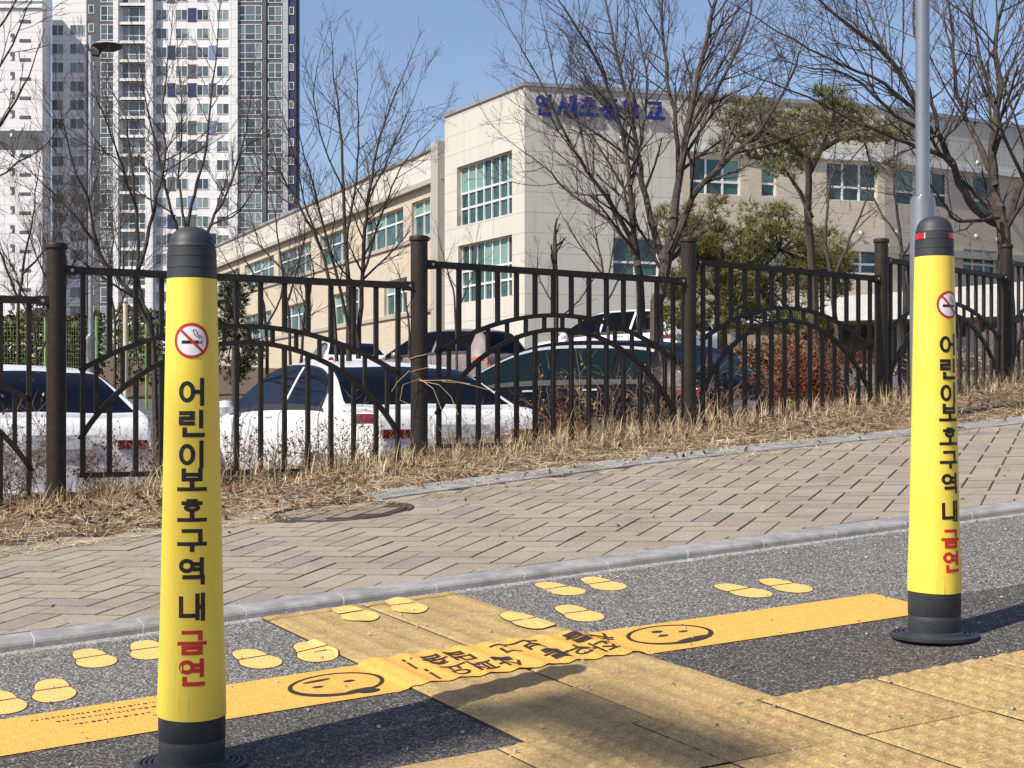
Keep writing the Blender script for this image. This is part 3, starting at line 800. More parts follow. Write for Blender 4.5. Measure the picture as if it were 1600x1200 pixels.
# ---------------------------------------------------------------- school
CAR_BITS = None
SX = thing('school_building', 'large cream panelled school with buff brick wings and blue roof lettering', 'school', (.58, 70, LOT(.6, 70)))
ZB = LOT(.6, 70) - 1.0
def ray_s(px, P0, P1):                                    # distance along a facade where a sight line meets it
    ux = (px - 800) / F; dx, dy = P1[0] - P0[0], P1[1] - P0[1]; L = math.hypot(dx, dy); dx /= L; dy /= L
    s = (ux * P0[1] - P0[0]) / (dx - ux * dy); return s, P0[1] + s * dy
def zz(py, d): return (650 - py) / F * d
def facade(parent, mat, P0, P1, z0, z1, holes, depth=.28, name='wall', frames=None, glass='school_glass', s_a=0., s_b=None):
    """wall from P0 to P1 seen from the side of the camera, with real openings"""
    dx, dy = P1[0] - P0[0], P1[1] - P0[1]; L = math.hypot(dx, dy); dx /= L; dy /= L
    nx, ny = dy, -dx
    if nx * -P0[0] + ny * -P0[1] < 0: nx, ny = -nx, -ny
    s_b = L if s_b is None else s_b
    def P(s, z, o=0.): return (P0[0] + dx * s + nx * o, P0[1] + dy * s + ny * o, z)
    S = sorted({s_a, s_b, *[h[0] for h in holes], *[h[1] for h in holes]}); Z = sorted({z0, z1, *[h[2] for h in holes], *[h[3] for h in holes]})
    m = MB()
    for a, b in zip(S, S[1:]):
        for c, d in zip(Z, Z[1:]):
            if any(h[0] <= (a + b) / 2 <= h[1] and h[2] <= (c + d) / 2 <= h[3] for h in holes): continue
            m.quad(P(a, c), P(b, c), P(b, d), P(a, d), 0, .5, [(a, c), (b, c), (b, d), (a, d)])
    for a, b, c, d, *_ in holes:
        for q in ((P(a, c), P(b, c), P(b, c, -depth), P(a, c, -depth)), (P(a, d), P(b, d), P(b, d, -depth), P(a, d, -depth)),
                  (P(a, c), P(a, d), P(a, d, -depth), P(a, c, -depth)), (P(b, c), P(b, d), P(b, d, -depth), P(b, c, -depth))):
            m.quad(*q, 0, .5, [(0, 0.1), (.1, 0.1), (.1, .2), (0, .2)])
    m.build(name, mat, parent)
    for a, b, c, d, cols, rows in holes:
        wf = MB(); t = .045; o = -depth + .06
        xs_ = [lerp(a, b, i / cols) for i in range(cols + 1)]; zs_ = [lerp(c, d, r) for r in rows]
        up = (nx, ny, 0)
        for x in xs_: wf.bar(P(x, c, o), P(x, d, o), t, .05, up=up)
        for z in zs_: wf.bar(P(a, z, o + .004), P(b, z, o + .004), .05, t, up=up)
        w_ = wf.build('window', M['school_frame'], parent)
        g_ = MB(); rng = random.Random(int(a * 77 + c * 13))
        for i in range(cols):
            for j in range(len(zs_) - 1):
                bl = j >= len(zs_) - 2 and rng.random() < .75
                e = rng.uniform(-.012, .012)
                g_.quad(P(xs_[i], zs_[j], o - .03), P(xs_[i + 1], zs_[j], o - .03 + e), P(xs_[i + 1], zs_[j + 1], o - .03 + e), P(xs_[i], zs_[j + 1], o - .03), 1 if bl and glass == 'school_glass' and rng.random() < .5 else 0, rng.random())
        g_.build('pane', [M[glass], M['school_blind']], w_)
    return P
C0 = (.58, 70.0); CL = (-3.39, 77.4)
ZT = zz(130, 70)
def hole(px0, px1, yt, yb, P0, P1, cols, rows, ref=None):
    s0, d0 = ray_s(px0, P0, P1); s1, d1 = ray_s(px1, P0, P1)
    if s0 > s1: s0, s1, d0, d1 = s1, s0, d1, d0
    dr = d0 if ref is None else ref
    return (s0, s1, zz(yb, dr), zz(yt, dr), cols, rows)
# left face of the corner block: two tall gridded windows (y read at the nearer edge)
h1 = hole(714, 800, 234, 333, C0, CL, 7, (0, .29, .55, 1)); h2 = hole(716, 800, 366, 462, C0, CL, 7, (0, .29, .55, 1))
h3 = (h1[0], h1[1], ZB + .4, ZB + .8, 7, (0, 1))
facade(SX, M['panel'], C0, CL, ZB, ZT, [h1, h2], .34, 'corner_wall')
# right face: a gently bent front
RP = [C0, (11.28, 73.15), (18.3, 75.4), (26.8, 80.5), (42, 95)]
ZC = zz(240, 72.9)                                         # lower edge of the panelled crown
rows2 = (0, .36, 1)
seg = list(zip(RP, RP[1:]))
def win(px0, px1, yt, yb, k, cols): return hole(px0, px1, yt, yb, *seg[k], cols, rows2, ref=ray_s(px0, *seg[k])[1])
sb = ray_s(1066, *seg[0])[0]
Lk = [math.hypot(b[0] - a[0], b[1] - a[1]) for a, b in seg]
facade(SX, M['panel'], C0, seg[0][1], ZB, ZT, [win(958, 1030, 370, 430, 0, 2)], .3, 'front_wall', s_b=sb)
facade(SX, M['panel'], C0, seg[0][1], ZC, ZT, [], name='front_crown', s_a=sb)
w_all = {1: [(1190, 1213, 250, 306, 1), (1292, 1371, 252, 312, 3), (1180, 1240, 385, 425, 2), (1295, 1372, 385, 425, 3)],
         2: [(1456, 1482, 268, 322, 1), (1520, 1556, 272, 334, 1), (1400, 1432, 262, 318, 1), (1505, 1558, 388, 424, 3), (1405, 1470, 388, 424, 2)],
         3: [(1600, 1640, 285, 345, 2), (1680, 1740, 295, 350, 2)]}
a0 = win(1078, 1157, 242, 302, 0, 3)
a0 = (max(a0[0], sb + .25), min(a0[1], Lk[0] - .1), a0[2], a0[3] - .08, 3, rows2)
facade(SX, M['brick'], C0, seg[0][1], ZB, ZC, [a0, ], .25, 'brick_wall', s_a=sb)
for k in (1, 2, 3):
    facade(SX, M['panel'], *seg[k], ZC, ZT, [], name='front_crown')
    hs = []
    for (p0, p1, yt, yb, c) in w_all[k]:
        h = win(p0, p1, yt, yb, k, c)
        if h[0] > .1 and h[1] < Lk[k] - .1: hs.append(h)
    facade(SX, M['brick'], *seg[k], ZB, ZC, hs, .25, 'brick_wall')
def ledge(z0, z1, out, P0, P1, mat, name, sa=0, sb_=None):
    dx, dy = P1[0] - P0[0], P1[1] - P0[1]; L = math.hypot(dx, dy); dx /= L; dy /= L; nx, ny = dy, -dx
    if nx * -P0[0] + ny * -P0[1] < 0: nx, ny = -nx, -ny
    sb_ = L if sb_ is None else sb_; m = MB()
    V = [(P0[0] + dx * s + nx * o, P0[1] + dy * s + ny * o, z) for s in (sa, sb_) for o, z in ((-.05, z0), (out, z0), (out, z1), (-.05, z1))]
    m.add(V, [(0, 4, 5, 1), (1, 5, 6, 2), (2, 6, 7, 3), (0, 1, 2, 3), (7, 6, 5, 4)], 0, .5, [(0, 0)] * 8); m.build(name, mat, SX)
for k in (0, 1, 2, 3):
    ledge(ZC - .02, ZC + .22, .22, *seg[k], M['school_frame'], 'cornice', sb if k == 0 else 0)
    ledge(zz(397, 76), zz(386, 76), .3, *seg[k], M['panel'], 'string_course', sb if k == 0 else 0)
    ledge(ZT - .12, ZT + .06, .10, *seg[k], M['galv'], 'coping')
ledge(ZT - .12, ZT + .06, .10, C0, CL, M['galv'], 'coping')
m = MB()
top = [(*p, ZT - .1) for p in RP] + [(42, 130, ZT - .1), (6, 130, ZT - .1), (*CL, ZT - .1)]
m.add(top, [tuple(range(len(top)))], 0, .5, [(0, .4)] * len(top))
for a, b in zip(top[len(RP) - 1:], top[len(RP):]): m.quad((a[0], a[1], ZB), (b[0], b[1], ZB), b, a, 0, .5, [(0, 0), (9, 0), (9, 9), (0, 9)])
m.build('roof', M['panel'], SX)
# recessed long wing running away to the left
W0 = (-3.3, 78.2); W1 = (-25.5, 129.0); WT = zz(222, 78.4)
dW = math.hypot(W1[0] - W0[0], W1[1] - W0[1])
hs = []
for (p0, p1, yt, yb, c) in ((643, 672, 305, 363, 2), (568, 630, 322, 383, 4), (500, 545, 350, 405, 3), (435, 486, 367, 420, 4), (382, 428, 387, 432, 4), (336, 374, 400, 440, 4),
                            (600, 636, 452, 500, 3), (520, 560, 462, 505, 3), (440, 486, 475, 515, 4), (380, 424, 485, 520, 4)):
    s0, d0 = ray_s(p1, W0, W1); s1, d1 = ray_s(p0, W0, W1)
    hs.append((s0, s1, zz(yb, (d0 + d1) / 2), zz(yt, (d0 + d1) / 2), c, (0, .6, 1)))
ref = hs[0]
row1 = (zz(362, 79.8), zz(304, 79.8)); row2 = (row1[0] - 3.9, row1[1] - 3.9)
hs = [(a, b, *(row1 if i < 6 else row2), c, (0, .62, 1)) for i, (a, b, _, _, c, _) in enumerate(hs)]
WC = zz(280, 79.2)
facade(SX, M['brick'], W0, W1, ZB - 2, WC, hs, .3, 'wing_wall')
facade(SX, M['panel'], W0, W1, WC, WT, [], name='wing_crown')
def wl(z0, z1, out, mat, name): ledge(z0, z1, out, W0, W1, mat, name)
wl(WC - .15, WC + .1, .35, M['panel'], 'wing_cornice'); wl(WT - .1, WT + .08, .12, M['galv'], 'coping'); wl(row1[0] - .25, row1[0] - .05, .12, M['panel'], 'sill_band'); wl(row2[0] - .25, row2[0] - .05, .12, M['panel'], 'sill_band')
ledge(ZB, WT + .03, .5, (W0[0] - .02, W0[1] + .05), (W0[0] - .42, W0[1] + .95), M['panel'], 'pilaster')
m = MB()
a, b, c, d = (*W0, WT - .05), (*W1, WT - .05), (W1[0] + 14, W1[1] + 6, WT - .05), (6, 86, WT - .05)
m.add([a, b, c, d], [(0, 1, 2, 3)], 0, .5, [(0, .4)] * 4)
for p, q in ((b, c), (c, d)): m.quad((p[0], p[1], ZB), (q[0], q[1], ZB), q, p, 0, .5, [(0, 0), (9, 0), (9, 9), (0, 9)])
m.build('wing_roof', M['panel'], SX)
# raised letters on the front
P0, P1 = seg[0]; dx, dy = (P1[0] - P0[0]) / Lk[0], (P1[1] - P0[1]) / Lk[0]; nx, ny = dy, -dx
for ch, p0, p1, yt, yb in (('연', 836, 861, 149, 180), ('세', 870, 899, 150, 182), ('초', 904, 932, 152, 182), ('등', 938, 966, 154, 186), ('학', 972, 996, 156, 185), ('교', 1005, 1035, 159, 187)):
    s0, d0 = ray_s(p0, P0, P1); s1, d1 = ray_s(p1, P0, P1); z0, z1 = zz(yb, d0), zz(yt, d0)
    m = MB()
    for lay in (0, 1):
        pass
    flat = MB()
    draw(flat, ch, lambda X, Y, e: (X, Y, e), .17)
    n0 = len(flat.v)
    def P3(q, o): return (P0[0] + dx * lerp(s0, s1, q[0]) + nx * (o + q[2] * 30), P0[1] + dy * lerp(s0, s1, q[0]) + ny * (o + q[2] * 30), lerp(z0, z1, q[1]))
    m.add([P3(q, .20) for q in flat.v] + [P3(q, .08) for q in flat.v], [f for f in flat.f])
    from collections import Counter
    ed = Counter()
    for f in flat.f:
        for i in range(len(f)): ed[tuple(sorted((f[i], f[(i + 1) % len(f)])))] += 1
    m.add([P3(q, .20) for q in flat.v] + [P3(q, .08) for q in flat.v], [(i, j, j + n0, i + n0) for (i, j), c in ed.items() if c == 1])
    m.build('sign_letter', M['sign_blue'], SX)
for px_, py_, k in ((968, 217, 0), (1350, 237, 1), (1394, 241, 2), (1521, 255, 2), (1341, 365, 1), (1394, 364, 2), (1519, 370, 2), (1553, 375, 2)):
    s_, d_ = ray_s(px_, *seg[k]); a, b = seg[k]; ux, uy = (b[0] - a[0]) / Lk[k], (b[1] - a[1]) / Lk[k]
    m = MB(); m.lathe([(.001, -.17), (.1, -.14), (.16, -.06), (.17, 0), (.16, .06), (.1, .14), (.001, .17)], 14, c=(a[0] + ux * s_ + uy * .28, a[1] + uy * s_ - ux * .28, zz(py_, d_ - .2)))
    m.build('wall_lamp', M['galv'], SX, True)
# entrance canopy and the dark bays under it
m = MB()
A, B = at(1112, 507, 64), at(1640, 492, 58.5); h0, h1_ = .72, 1.35
V = [(A.x, A.y, A.z), (B.x, B.y, B.z), (B.x, B.y, B.z + h1_), (A.x, A.y, A.z + h0), (A.x + 2, 71.8, A.z), (B.x + 2, 80, B.z), (B.x + 2, 80, B.z + h1_), (A.x + 2, 71.8, A.z + h0)]
m.add(V, [(0, 1, 2, 3), (3, 2, 6, 7), (0, 4, 5, 1), (0, 3, 7, 4), (1, 5, 6, 2)], 0, .5, [(0, .2), (3, .2), (3, .9), (0, .9)] * 2)
m.build('entrance_canopy', M['metal_white'], SX)
for k, px_ in enumerate((1150, 1245, 1400, 1520)):
    p = at(px_, 520, 65.5 - k * .8); m = MB(); m.lathe([(.22, 0), (.22, A.z + .3 - ZB)], 16, c=(p.x, p.y, ZB)); m.build('canopy_column', M['metal_white'], SX, True)
# roof mast
p = at(1141, 150, 73.5)
m = MB(); m.tube([(p.x, p.y, ZT - .2), (p.x, p.y, ZT + 4.2)], .05, 6, cap=True); m.build('roof_mast', M['metal_white'], SX)

# ---------------------------------------------------------------- apartment towers far behind
DA = 228.0; k_ = DA / F
def ax(px): return (px - 800) * k_
def az(py): return (650 - py) * k_
def slab(m, x0, x1, z0, z1, y0, y1, mi=0):
    V = [(x0, y0, z0), (x1, y0, z0), (x1, y0, z1), (x0, y0, z1), (x0, y1, z0), (x1, y1, z0), (x1, y1, z1), (x0, y1, z1)]
    q = [(0, 1, 2, 3), (1, 5, 6, 2), (5, 4, 7, 6), (4, 0, 3, 7), (3, 2, 6, 7)]
    for f in q:
        a = V[f[0]]; m.quad(*[V[i] for i in f], mi, .5, [(V[i][0] + V[i][1], V[i][2]) for i in f])
TW = thing('apartment_tower', 'white and grey apartment tower with navy corner stripe rising out of the frame', 'apartment building', (ax(270), DA, az(560)))
zlow, ztop = az(580), az(-330)
for nm, mt, x0, x1, yo, zt_ in (('white_bay', 'apt_white', 78, 133, 1.2, az(-40)), ('grey_bay', 'apt_grey', 133, 178, .6, ztop), ('pilaster', 'apt_white', 178, 186, -.5, ztop), ('white_bay', 'apt_white', 186, 228, .5, ztop),
                           ('pilaster', 'apt_white', 228, 240, -.6, ztop), ('white_bay', 'apt_white', 240, 358, .4, ztop), ('pilaster', 'apt_white', 358, 372, -.4, ztop), ('grey_bay', 'apt_grey', 372, 416, 0, ztop),
                           ('grey_bay', 'apt_grey', 416, 441.5, .25, ztop), ('pale_bay', 'apt_light', 441.5, 450, .1, ztop), ('navy_bay', 'apt_navy', 450, 462.5, .3, ztop), ('shaded_edge', 'apt_grey', 462.5, 466, .6, ztop)):  # last strip stands for the shaded edge, its shade put in as grey
    m = MB(); slab(m, ax(x0) + .01, ax(x1) - .01, zlow, zt_, DA + yo, DA + (1.6 if x0 >= 372 else 14)); m.build(nm, M[mt], TW)
m = MB(); slab(m, ax(134), ax(436), zlow, ztop - .5, DA + 1.65, DA + 13.9); m.build('core', M['apt_grey'], TW)
pool = []
def apt_window(x0, x1, y0, y1, yo, panes, rail=False):
    pool.append((ax(x0), ax(x1), az(y1), az(y0), DA + yo, panes, rail))
rng = random.Random(21)
panels = MB()
for i in range(-6, 19):
    y = 34 + 29.4 * i
    if y < -20: continue
    if i >= 0:
        apt_window(78, 95.5, y + 2, y + 18, 1.2, 2); apt_window(106, 128, y + 2, y + 18, 1.2, 2)
    apt_window(137, 145, y - 28 + .5, y - 28 + 13, .6, 1)
    apt_window(156, 177, y - 26, y - 3, .6, 2, True)
    apt_window(190, 227, y - 23.5, y, .5, 3, True)
    for x0, x1 in ((243, 260), (274, 292), (307, 325), (338, 357)): apt_window(x0, x1, y - 20, y - 3.5, .4, 2)
    for x0, x1 in ((260.5, 273.5), (292.5, 306.5), (325.5, 337.5)):
        r = rng.random()
        if r < .42:
            mi = 0 if r < .17 else 1 if r < .30 else 2
            slab(panels, ax(x0), ax(x1), az(y - 1), az(y - 22.5), DA + .33, DA + .5, mi)
    apt_window(373, 409, y - 25, y - 1.5, 0, 3, True); apt_window(419, 440, y - 24, y - 1.5, .25, 2, True); apt_window(451.5, 458.5, y - 23.5, y - 12.5, .3, 1)
    m = MB(); slab(m, ax(187), ax(228), az(y + 5.2), az(y + .8), DA - .35, DA + .5); m.build('balcony_slab', M['apt_white'], TW)
panels.build('colour_panel', [M['apt_grey'], M['apt_navy'], M['apt_blue']], TW)['kind'] = 'stuff'
def window_mesh(m, x0, x1, z0, z1, y, panes, rail, mi=(0, 1)):
    fw = .09
    ed = [lerp(x0, x1, t) for t in ((0, 1) if panes == 1 else (0, .5, 1) if panes == 2 else (0, .28, .72, 1))]
    for x in ed: slab(m, x - fw / 2, x + fw / 2, z0, z1, y - .07, y, mi[0])
    for z in (z0, z1): slab(m, x0 - fw / 2 - .003, x1 + fw / 2 + .003, z - fw / 2, z + fw / 2, y - .075, y, mi[0])
    if rail: slab(m, x0, x1, z0 + (z1 - z0) * .36, z0 + (z1 - z0) * .36 + .07, y - .09, y - .03, mi[0])
    for a, b in zip(ed, ed[1:]):
        t = rng.random() ** 1.3; ti = rng.uniform(-.02, .02)
        m.quad((a, y - .03, z0), (b, y - .03 + ti, z0), (b, y - .03 + ti, z1), (a, y - .03, z1), mi[1], t)
        if rng.random() < .4 and panes > 1:
            zz_ = lerp(z0, z1, rng.uniform(0, .5)); m.quad((a, y - .031, zz_), (b, y - .031 + ti, zz_), (b, y - .031 + ti, z1), (a, y - .031, z1), mi[1], min(1, t + .35))
pool.sort(key=lambda w: -(w[1] - w[0]) * (w[3] - w[2]) + (1000 if w[2] > az(-10) or w[3] < az(430) else 0))
rest = MB()
for i, wdw in enumerate(pool):
    if i < 98:
        m = MB(); window_mesh(m, *wdw); m.build('window', [M['apt_frame'], M['apt_glass']], TW)
    else: window_mesh(rest, *wdw)
rest.build('small_window', [M['apt_frame'], M['apt_glass']], TW)['kind'] = 'stuff'

LB = thing('apartment_block', 'lower white apartment block with small slot windows left of the tower', 'apartment building', (ax(20), DA - 4, az(560)))
m = MB(); slab(m, ax(-260), ax(79), az(580), az(14), DA - 4, DA + .1); m.build('wall', M['apt_white'], LB)
m = MB(); slab(m, ax(-261), ax(79.6), az(14) + .002, az(10), DA - 4.2, DA + .15); slab(m, ax(-260), ax(79.6), az(24), az(20), DA - 4.3, DA - 4.01); m.build('parapet', M['apt_white'], LB)
m = MB(); slab(m, ax(38), ax(61), az(21), az(12), DA - 4.12, DA - 4.0); m.build('colour_panel', [M['apt_light']], LB); m = MB(); slab(m, ax(-260), ax(79.2), az(241), az(212), DA - 4.06, DA - 3.98); m.build('colour_band', [M['apt_grey']], LB)
for i in range(15):
    y = 42 + 29.4 * i
    for x0, x1, a, b in ((30, 36, 21, 32), (44, 61, 0, 4.5), (-4, 10, 12, 20)):
        m = MB(); slab(m, ax(x0), ax(x1), az(y + b), az(y + a), DA - 4.08, DA - 4.0, 1)
        if x0 == 30: slab(m, ax(x0), ax(x0 + 3), az(y + b), az(y + b - 5), DA - 4.12, DA - 4.05, 0)
        m.build('window', [M['apt_frame'], M['apt_navy'] if x0 < 0 else M['apt_grey']], LB)

# ---------------------------------------------------------------- lamps and poles
p = at(142, 560, 27); zg = T(p.x, p.y); Lp = thing('street_lamp', 'tall galvanised street lamp with one dark disc head before the apartment tower', 'street lamp', (p.x, p.y, zg))
tz = zz(56, 27)
m = MB(); m.tube([(p.x, p.y, zz(526, 27)), (p.x, p.y, tz)], .045, 14, cap=True); m.build('pole', M['galv'], Lp, True)
m = MB(); m.lathe([(.075, 0), (.075, zz(532, 27) - zg), (.085, zz(530, 27) - zg), (.085, zz(527, 27) - zg), (.05, zz(522, 27) - zg)], 18, c=(p.x, p.y, zg)); m.build('base_sleeve', M['galv'], Lp, True)
hz = zz(72, 27); hx = p.x + .30
m = MB(); m.tube([(p.x - .05, p.y, zz(72, 27)), (p.x + .03, p.y, zz(84, 27)), (p.x + .12, p.y, zz(86, 27)), (hx - .12, p.y, hz - .05)], [.05, .05, .04, .035], 8, cap=True)
m.bar((p.x - .08, p.y, zz(70, 27)), (p.x + .08, p.y, zz(84, 27)), .05, .03, up=(0, 1, 0)); m.build('bracket', M['lampdark'], Lp)
m = MB(); m.lathe([(.02, -.085), (.14, -.075), (.225, -.03), (.265, .0), (.262, .012), (.20, .045), (.10, .062), (.001, .066)], 36, c=(hx, p.y, hz)); m.build('lamp_head', [M['lampdark']], Lp, True)
m = MB(); m.lathe([(.262, .014), (.20, .049), (.10, .067), (.001, .071)], 36, c=(hx, p.y, hz)); m.build('lamp_top', [M['metal_white']], Lp, True)

p = at(1441.5, 500, 9.6); u, v = UV(p.x, p.y); zg = WALK(u, v) - .05
Sp = thing('steel_pole', 'polished stainless steel pole on a thick sleeve behind the bollard with reflectors', 'pole', (p.x, p.y, zg))
m = MB(); m.lathe([(.078, 0), (.078, zz(316, 9.6) - zg), (.072, zz(309, 9.6) - zg), (.060, zz(306.5, 9.6) - zg), (.045, zz(306, 9.6) - zg)], 36, c=(p.x, p.y, zg)); m.build('sleeve', M['steel'], Sp, True)
m = MB(); m.tube([(p.x, p.y, zz(308, 9.6)), (p.x, p.y, zg + 5.2)], .0435, 32, cap=True); m.build('shaft', M['steel'], Sp, True)

# lime mesh fence and posts in front of the green bank
LF = [at(-30, 560, 36), at(71, 560, 36), at(151, 560, 36), at(229, 560, 37)]
o = thing('lime_mesh_fence', 'lime green mesh fence in front of the green bank on the left', 'fence', LF[0])
for p in LF:
    m = MB(); m.tube([(p.x, p.y, T(p.x, p.y) - .1), (p.x, p.y, zz(494, 36))], .035, 8, cap=True); m.build('post', M['lime'], o)
for a, b in zip(LF, LF[1:]):
    m = MB(); z0, z1 = 1.05, 2.2
    for i in range(12): m.bar((a.x, a.y, lerp(z0, z1, i / 11)), (b.x, b.y, lerp(z0, z1, i / 11)), .0018, .0018)
    for i in range(1, 22): m.bar((lerp(a.x, b.x, i / 22), lerp(a.y, b.y, i / 22) + .01, z0), (lerp(a.x, b.x, i / 22), lerp(a.y, b.y, i / 22) + .01, z1), .0018, .0018)
    m.build('mesh_panel', M['lime'], o)
p = at(196, 520, 40); o = thing('gate_post', 'cream post with a ball cap beyond the lime mesh fence', 'post', (p.x, p.y, T(p.x, p.y)))
m = MB(); m.lathe([(.06, 0), (.06, zz(474, 40) - T(p.x, p.y))], 12, c=(p.x, p.y, T(p.x, p.y))); m.build('shaft', M['cream'], o, True)
m = MB(); m.lathe([(.001, -.06), (.07, -.04), (.09, 0), (.07, .06), (.001, .1)], 12, c=(p.x, p.y, zz(471, 40))); m.build('cap', M['cream'], o, True)

# lamp shape added out of view to cast soft shade on the tactile band
hx_, hy_, hz_ = .25 - .568 * 17, 3.20 - .433 * 17, -.66 + .700 * 17
bx, by = hx_ - 1.9, hy_ - 2.3; gz0 = T(bx, by)
o = thing('street_lamp', 'unseen twin-headed lamp shape added beyond the frame to shade the tactile band', 'street lamp', (bx, by, gz0))
m = MB(); m.lathe([(.10, 0), (.06, hz_ - gz0 - .2)], 16, c=(bx, by, gz0)); m.build('pole', M['galv'], o, True)
m = MB(); m.tube([(bx, by, hz_ - .3), (bx + .4, by + .5, hz_ - .02), (hx_, hy_, hz_ + .06)], .03, 10, cap=True); m.build('arm', M['galv'], o, True)
m = MB(); m.box((hx_, hy_, hz_), (.36, .115, .05), rot=Matrix.Rotation(math.atan2(-.56, .37), 3, 'Z')); m.build('lamp_head', M['lampdark'], o)

gx, gy = -.36, 3.14  # second added head, placed so its shade falls beside the near bollard
h2 = (gx - .568 * 17, gy - .433 * 17, -.68 + .700 * 17)
m = MB(); m.tube([(bx, by, h2[2] - .3), (lerp(bx, h2[0], .4), lerp(by, h2[1], .4), h2[2] - .02), (h2[0], h2[1], h2[2] + .06)], .03, 10, cap=True); m.build('arm', M['galv'], o, True)
m = MB(); m.box(h2, (.42, .13, .05), rot=Matrix.Rotation(math.atan2(.61, .80), 3, 'Z')); m.build('lamp_head', M['lampdark'], o)
# ---------------------------------------------------------------- cars
PROF = {'sedan': [(0, .72), (.03, .90), (.12, 1.0), (.62, 1.045), (.80, 1.13), (1.1, 1.29), (1.45, 1.41), (2.0, 1.465), (2.6, 1.45), (2.95, 1.35), (3.55, 1.02), (4.2, .88), (4.6, .70), (4.75, .45)],
        'hatch': [(0, .75), (.04, 1.0), (.16, 1.10), (.40, 1.26), (.62, 1.40), (.80, 1.465), (1.5, 1.52), (2.3, 1.515), (2.75, 1.40), (3.4, 1.06), (4.2, .92), (4.5, .72), (4.6, .45)],
        'suv': [(0, .8), (.03, 1.08), (.10, 1.2), (.26, 1.48), (.42, 1.64), (.6, 1.69), (1.5, 1.74), (2.5, 1.71), (2.95, 1.56), (3.55, 1.16), (4.3, 1.04), (4.65, .8), (4.75, .5)],
        'small': [(0, .7), (.03, .95), (.09, 1.05), (.26, 1.35), (.42, 1.50), (.6, 1.54), (1.3, 1.58), (2.0, 1.55), (2.45, 1.40), (3.0, 1.05), (3.4, .92), (3.6, .7), (3.65, .5)]}
GL = {'sedan': dict(side=(.98, 3.42), belt=.97, rear=(.64, 1.36), pil=(1.95,)), 'hatch': dict(side=(.75, 3.2), belt=.98, rear=(.20, .56), pil=(1.15, 2.0)),
      'suv': dict(side=(.55, 3.35), belt=1.12, rear=(.12, .40), pil=(1.3, 2.2)), 'small': dict(side=(.5, 2.9), belt=1.0, rear=(.10, .40), pil=(1.5,))}
def catmull(P, x):
    for i in range(len(P) - 1):
        if x <= P[i + 1][0] or i == len(P) - 2:
            p1, p2 = P[i], P[i + 1]; p0 = P[max(i - 1, 0)]; p3 = P[min(i + 2, len(P) - 1)]
            t = max(0, min(1, (x - p1[0]) / (p2[0] - p1[0]))); h = p2[0] - p1[0]
            m1 = (p2[1] - p0[1]) / max(1e-6, p2[0] - p0[0]) * h; m2 = (p3[1] - p1[1]) / max(1e-6, p3[0] - p1[0]) * h
            return (2*t**3-3*t*t+1)*p1[1] + (t**3-2*t*t+t)*m1 + (-2*t**3+3*t*t)*p2[1] + (t**3-t*t)*m2
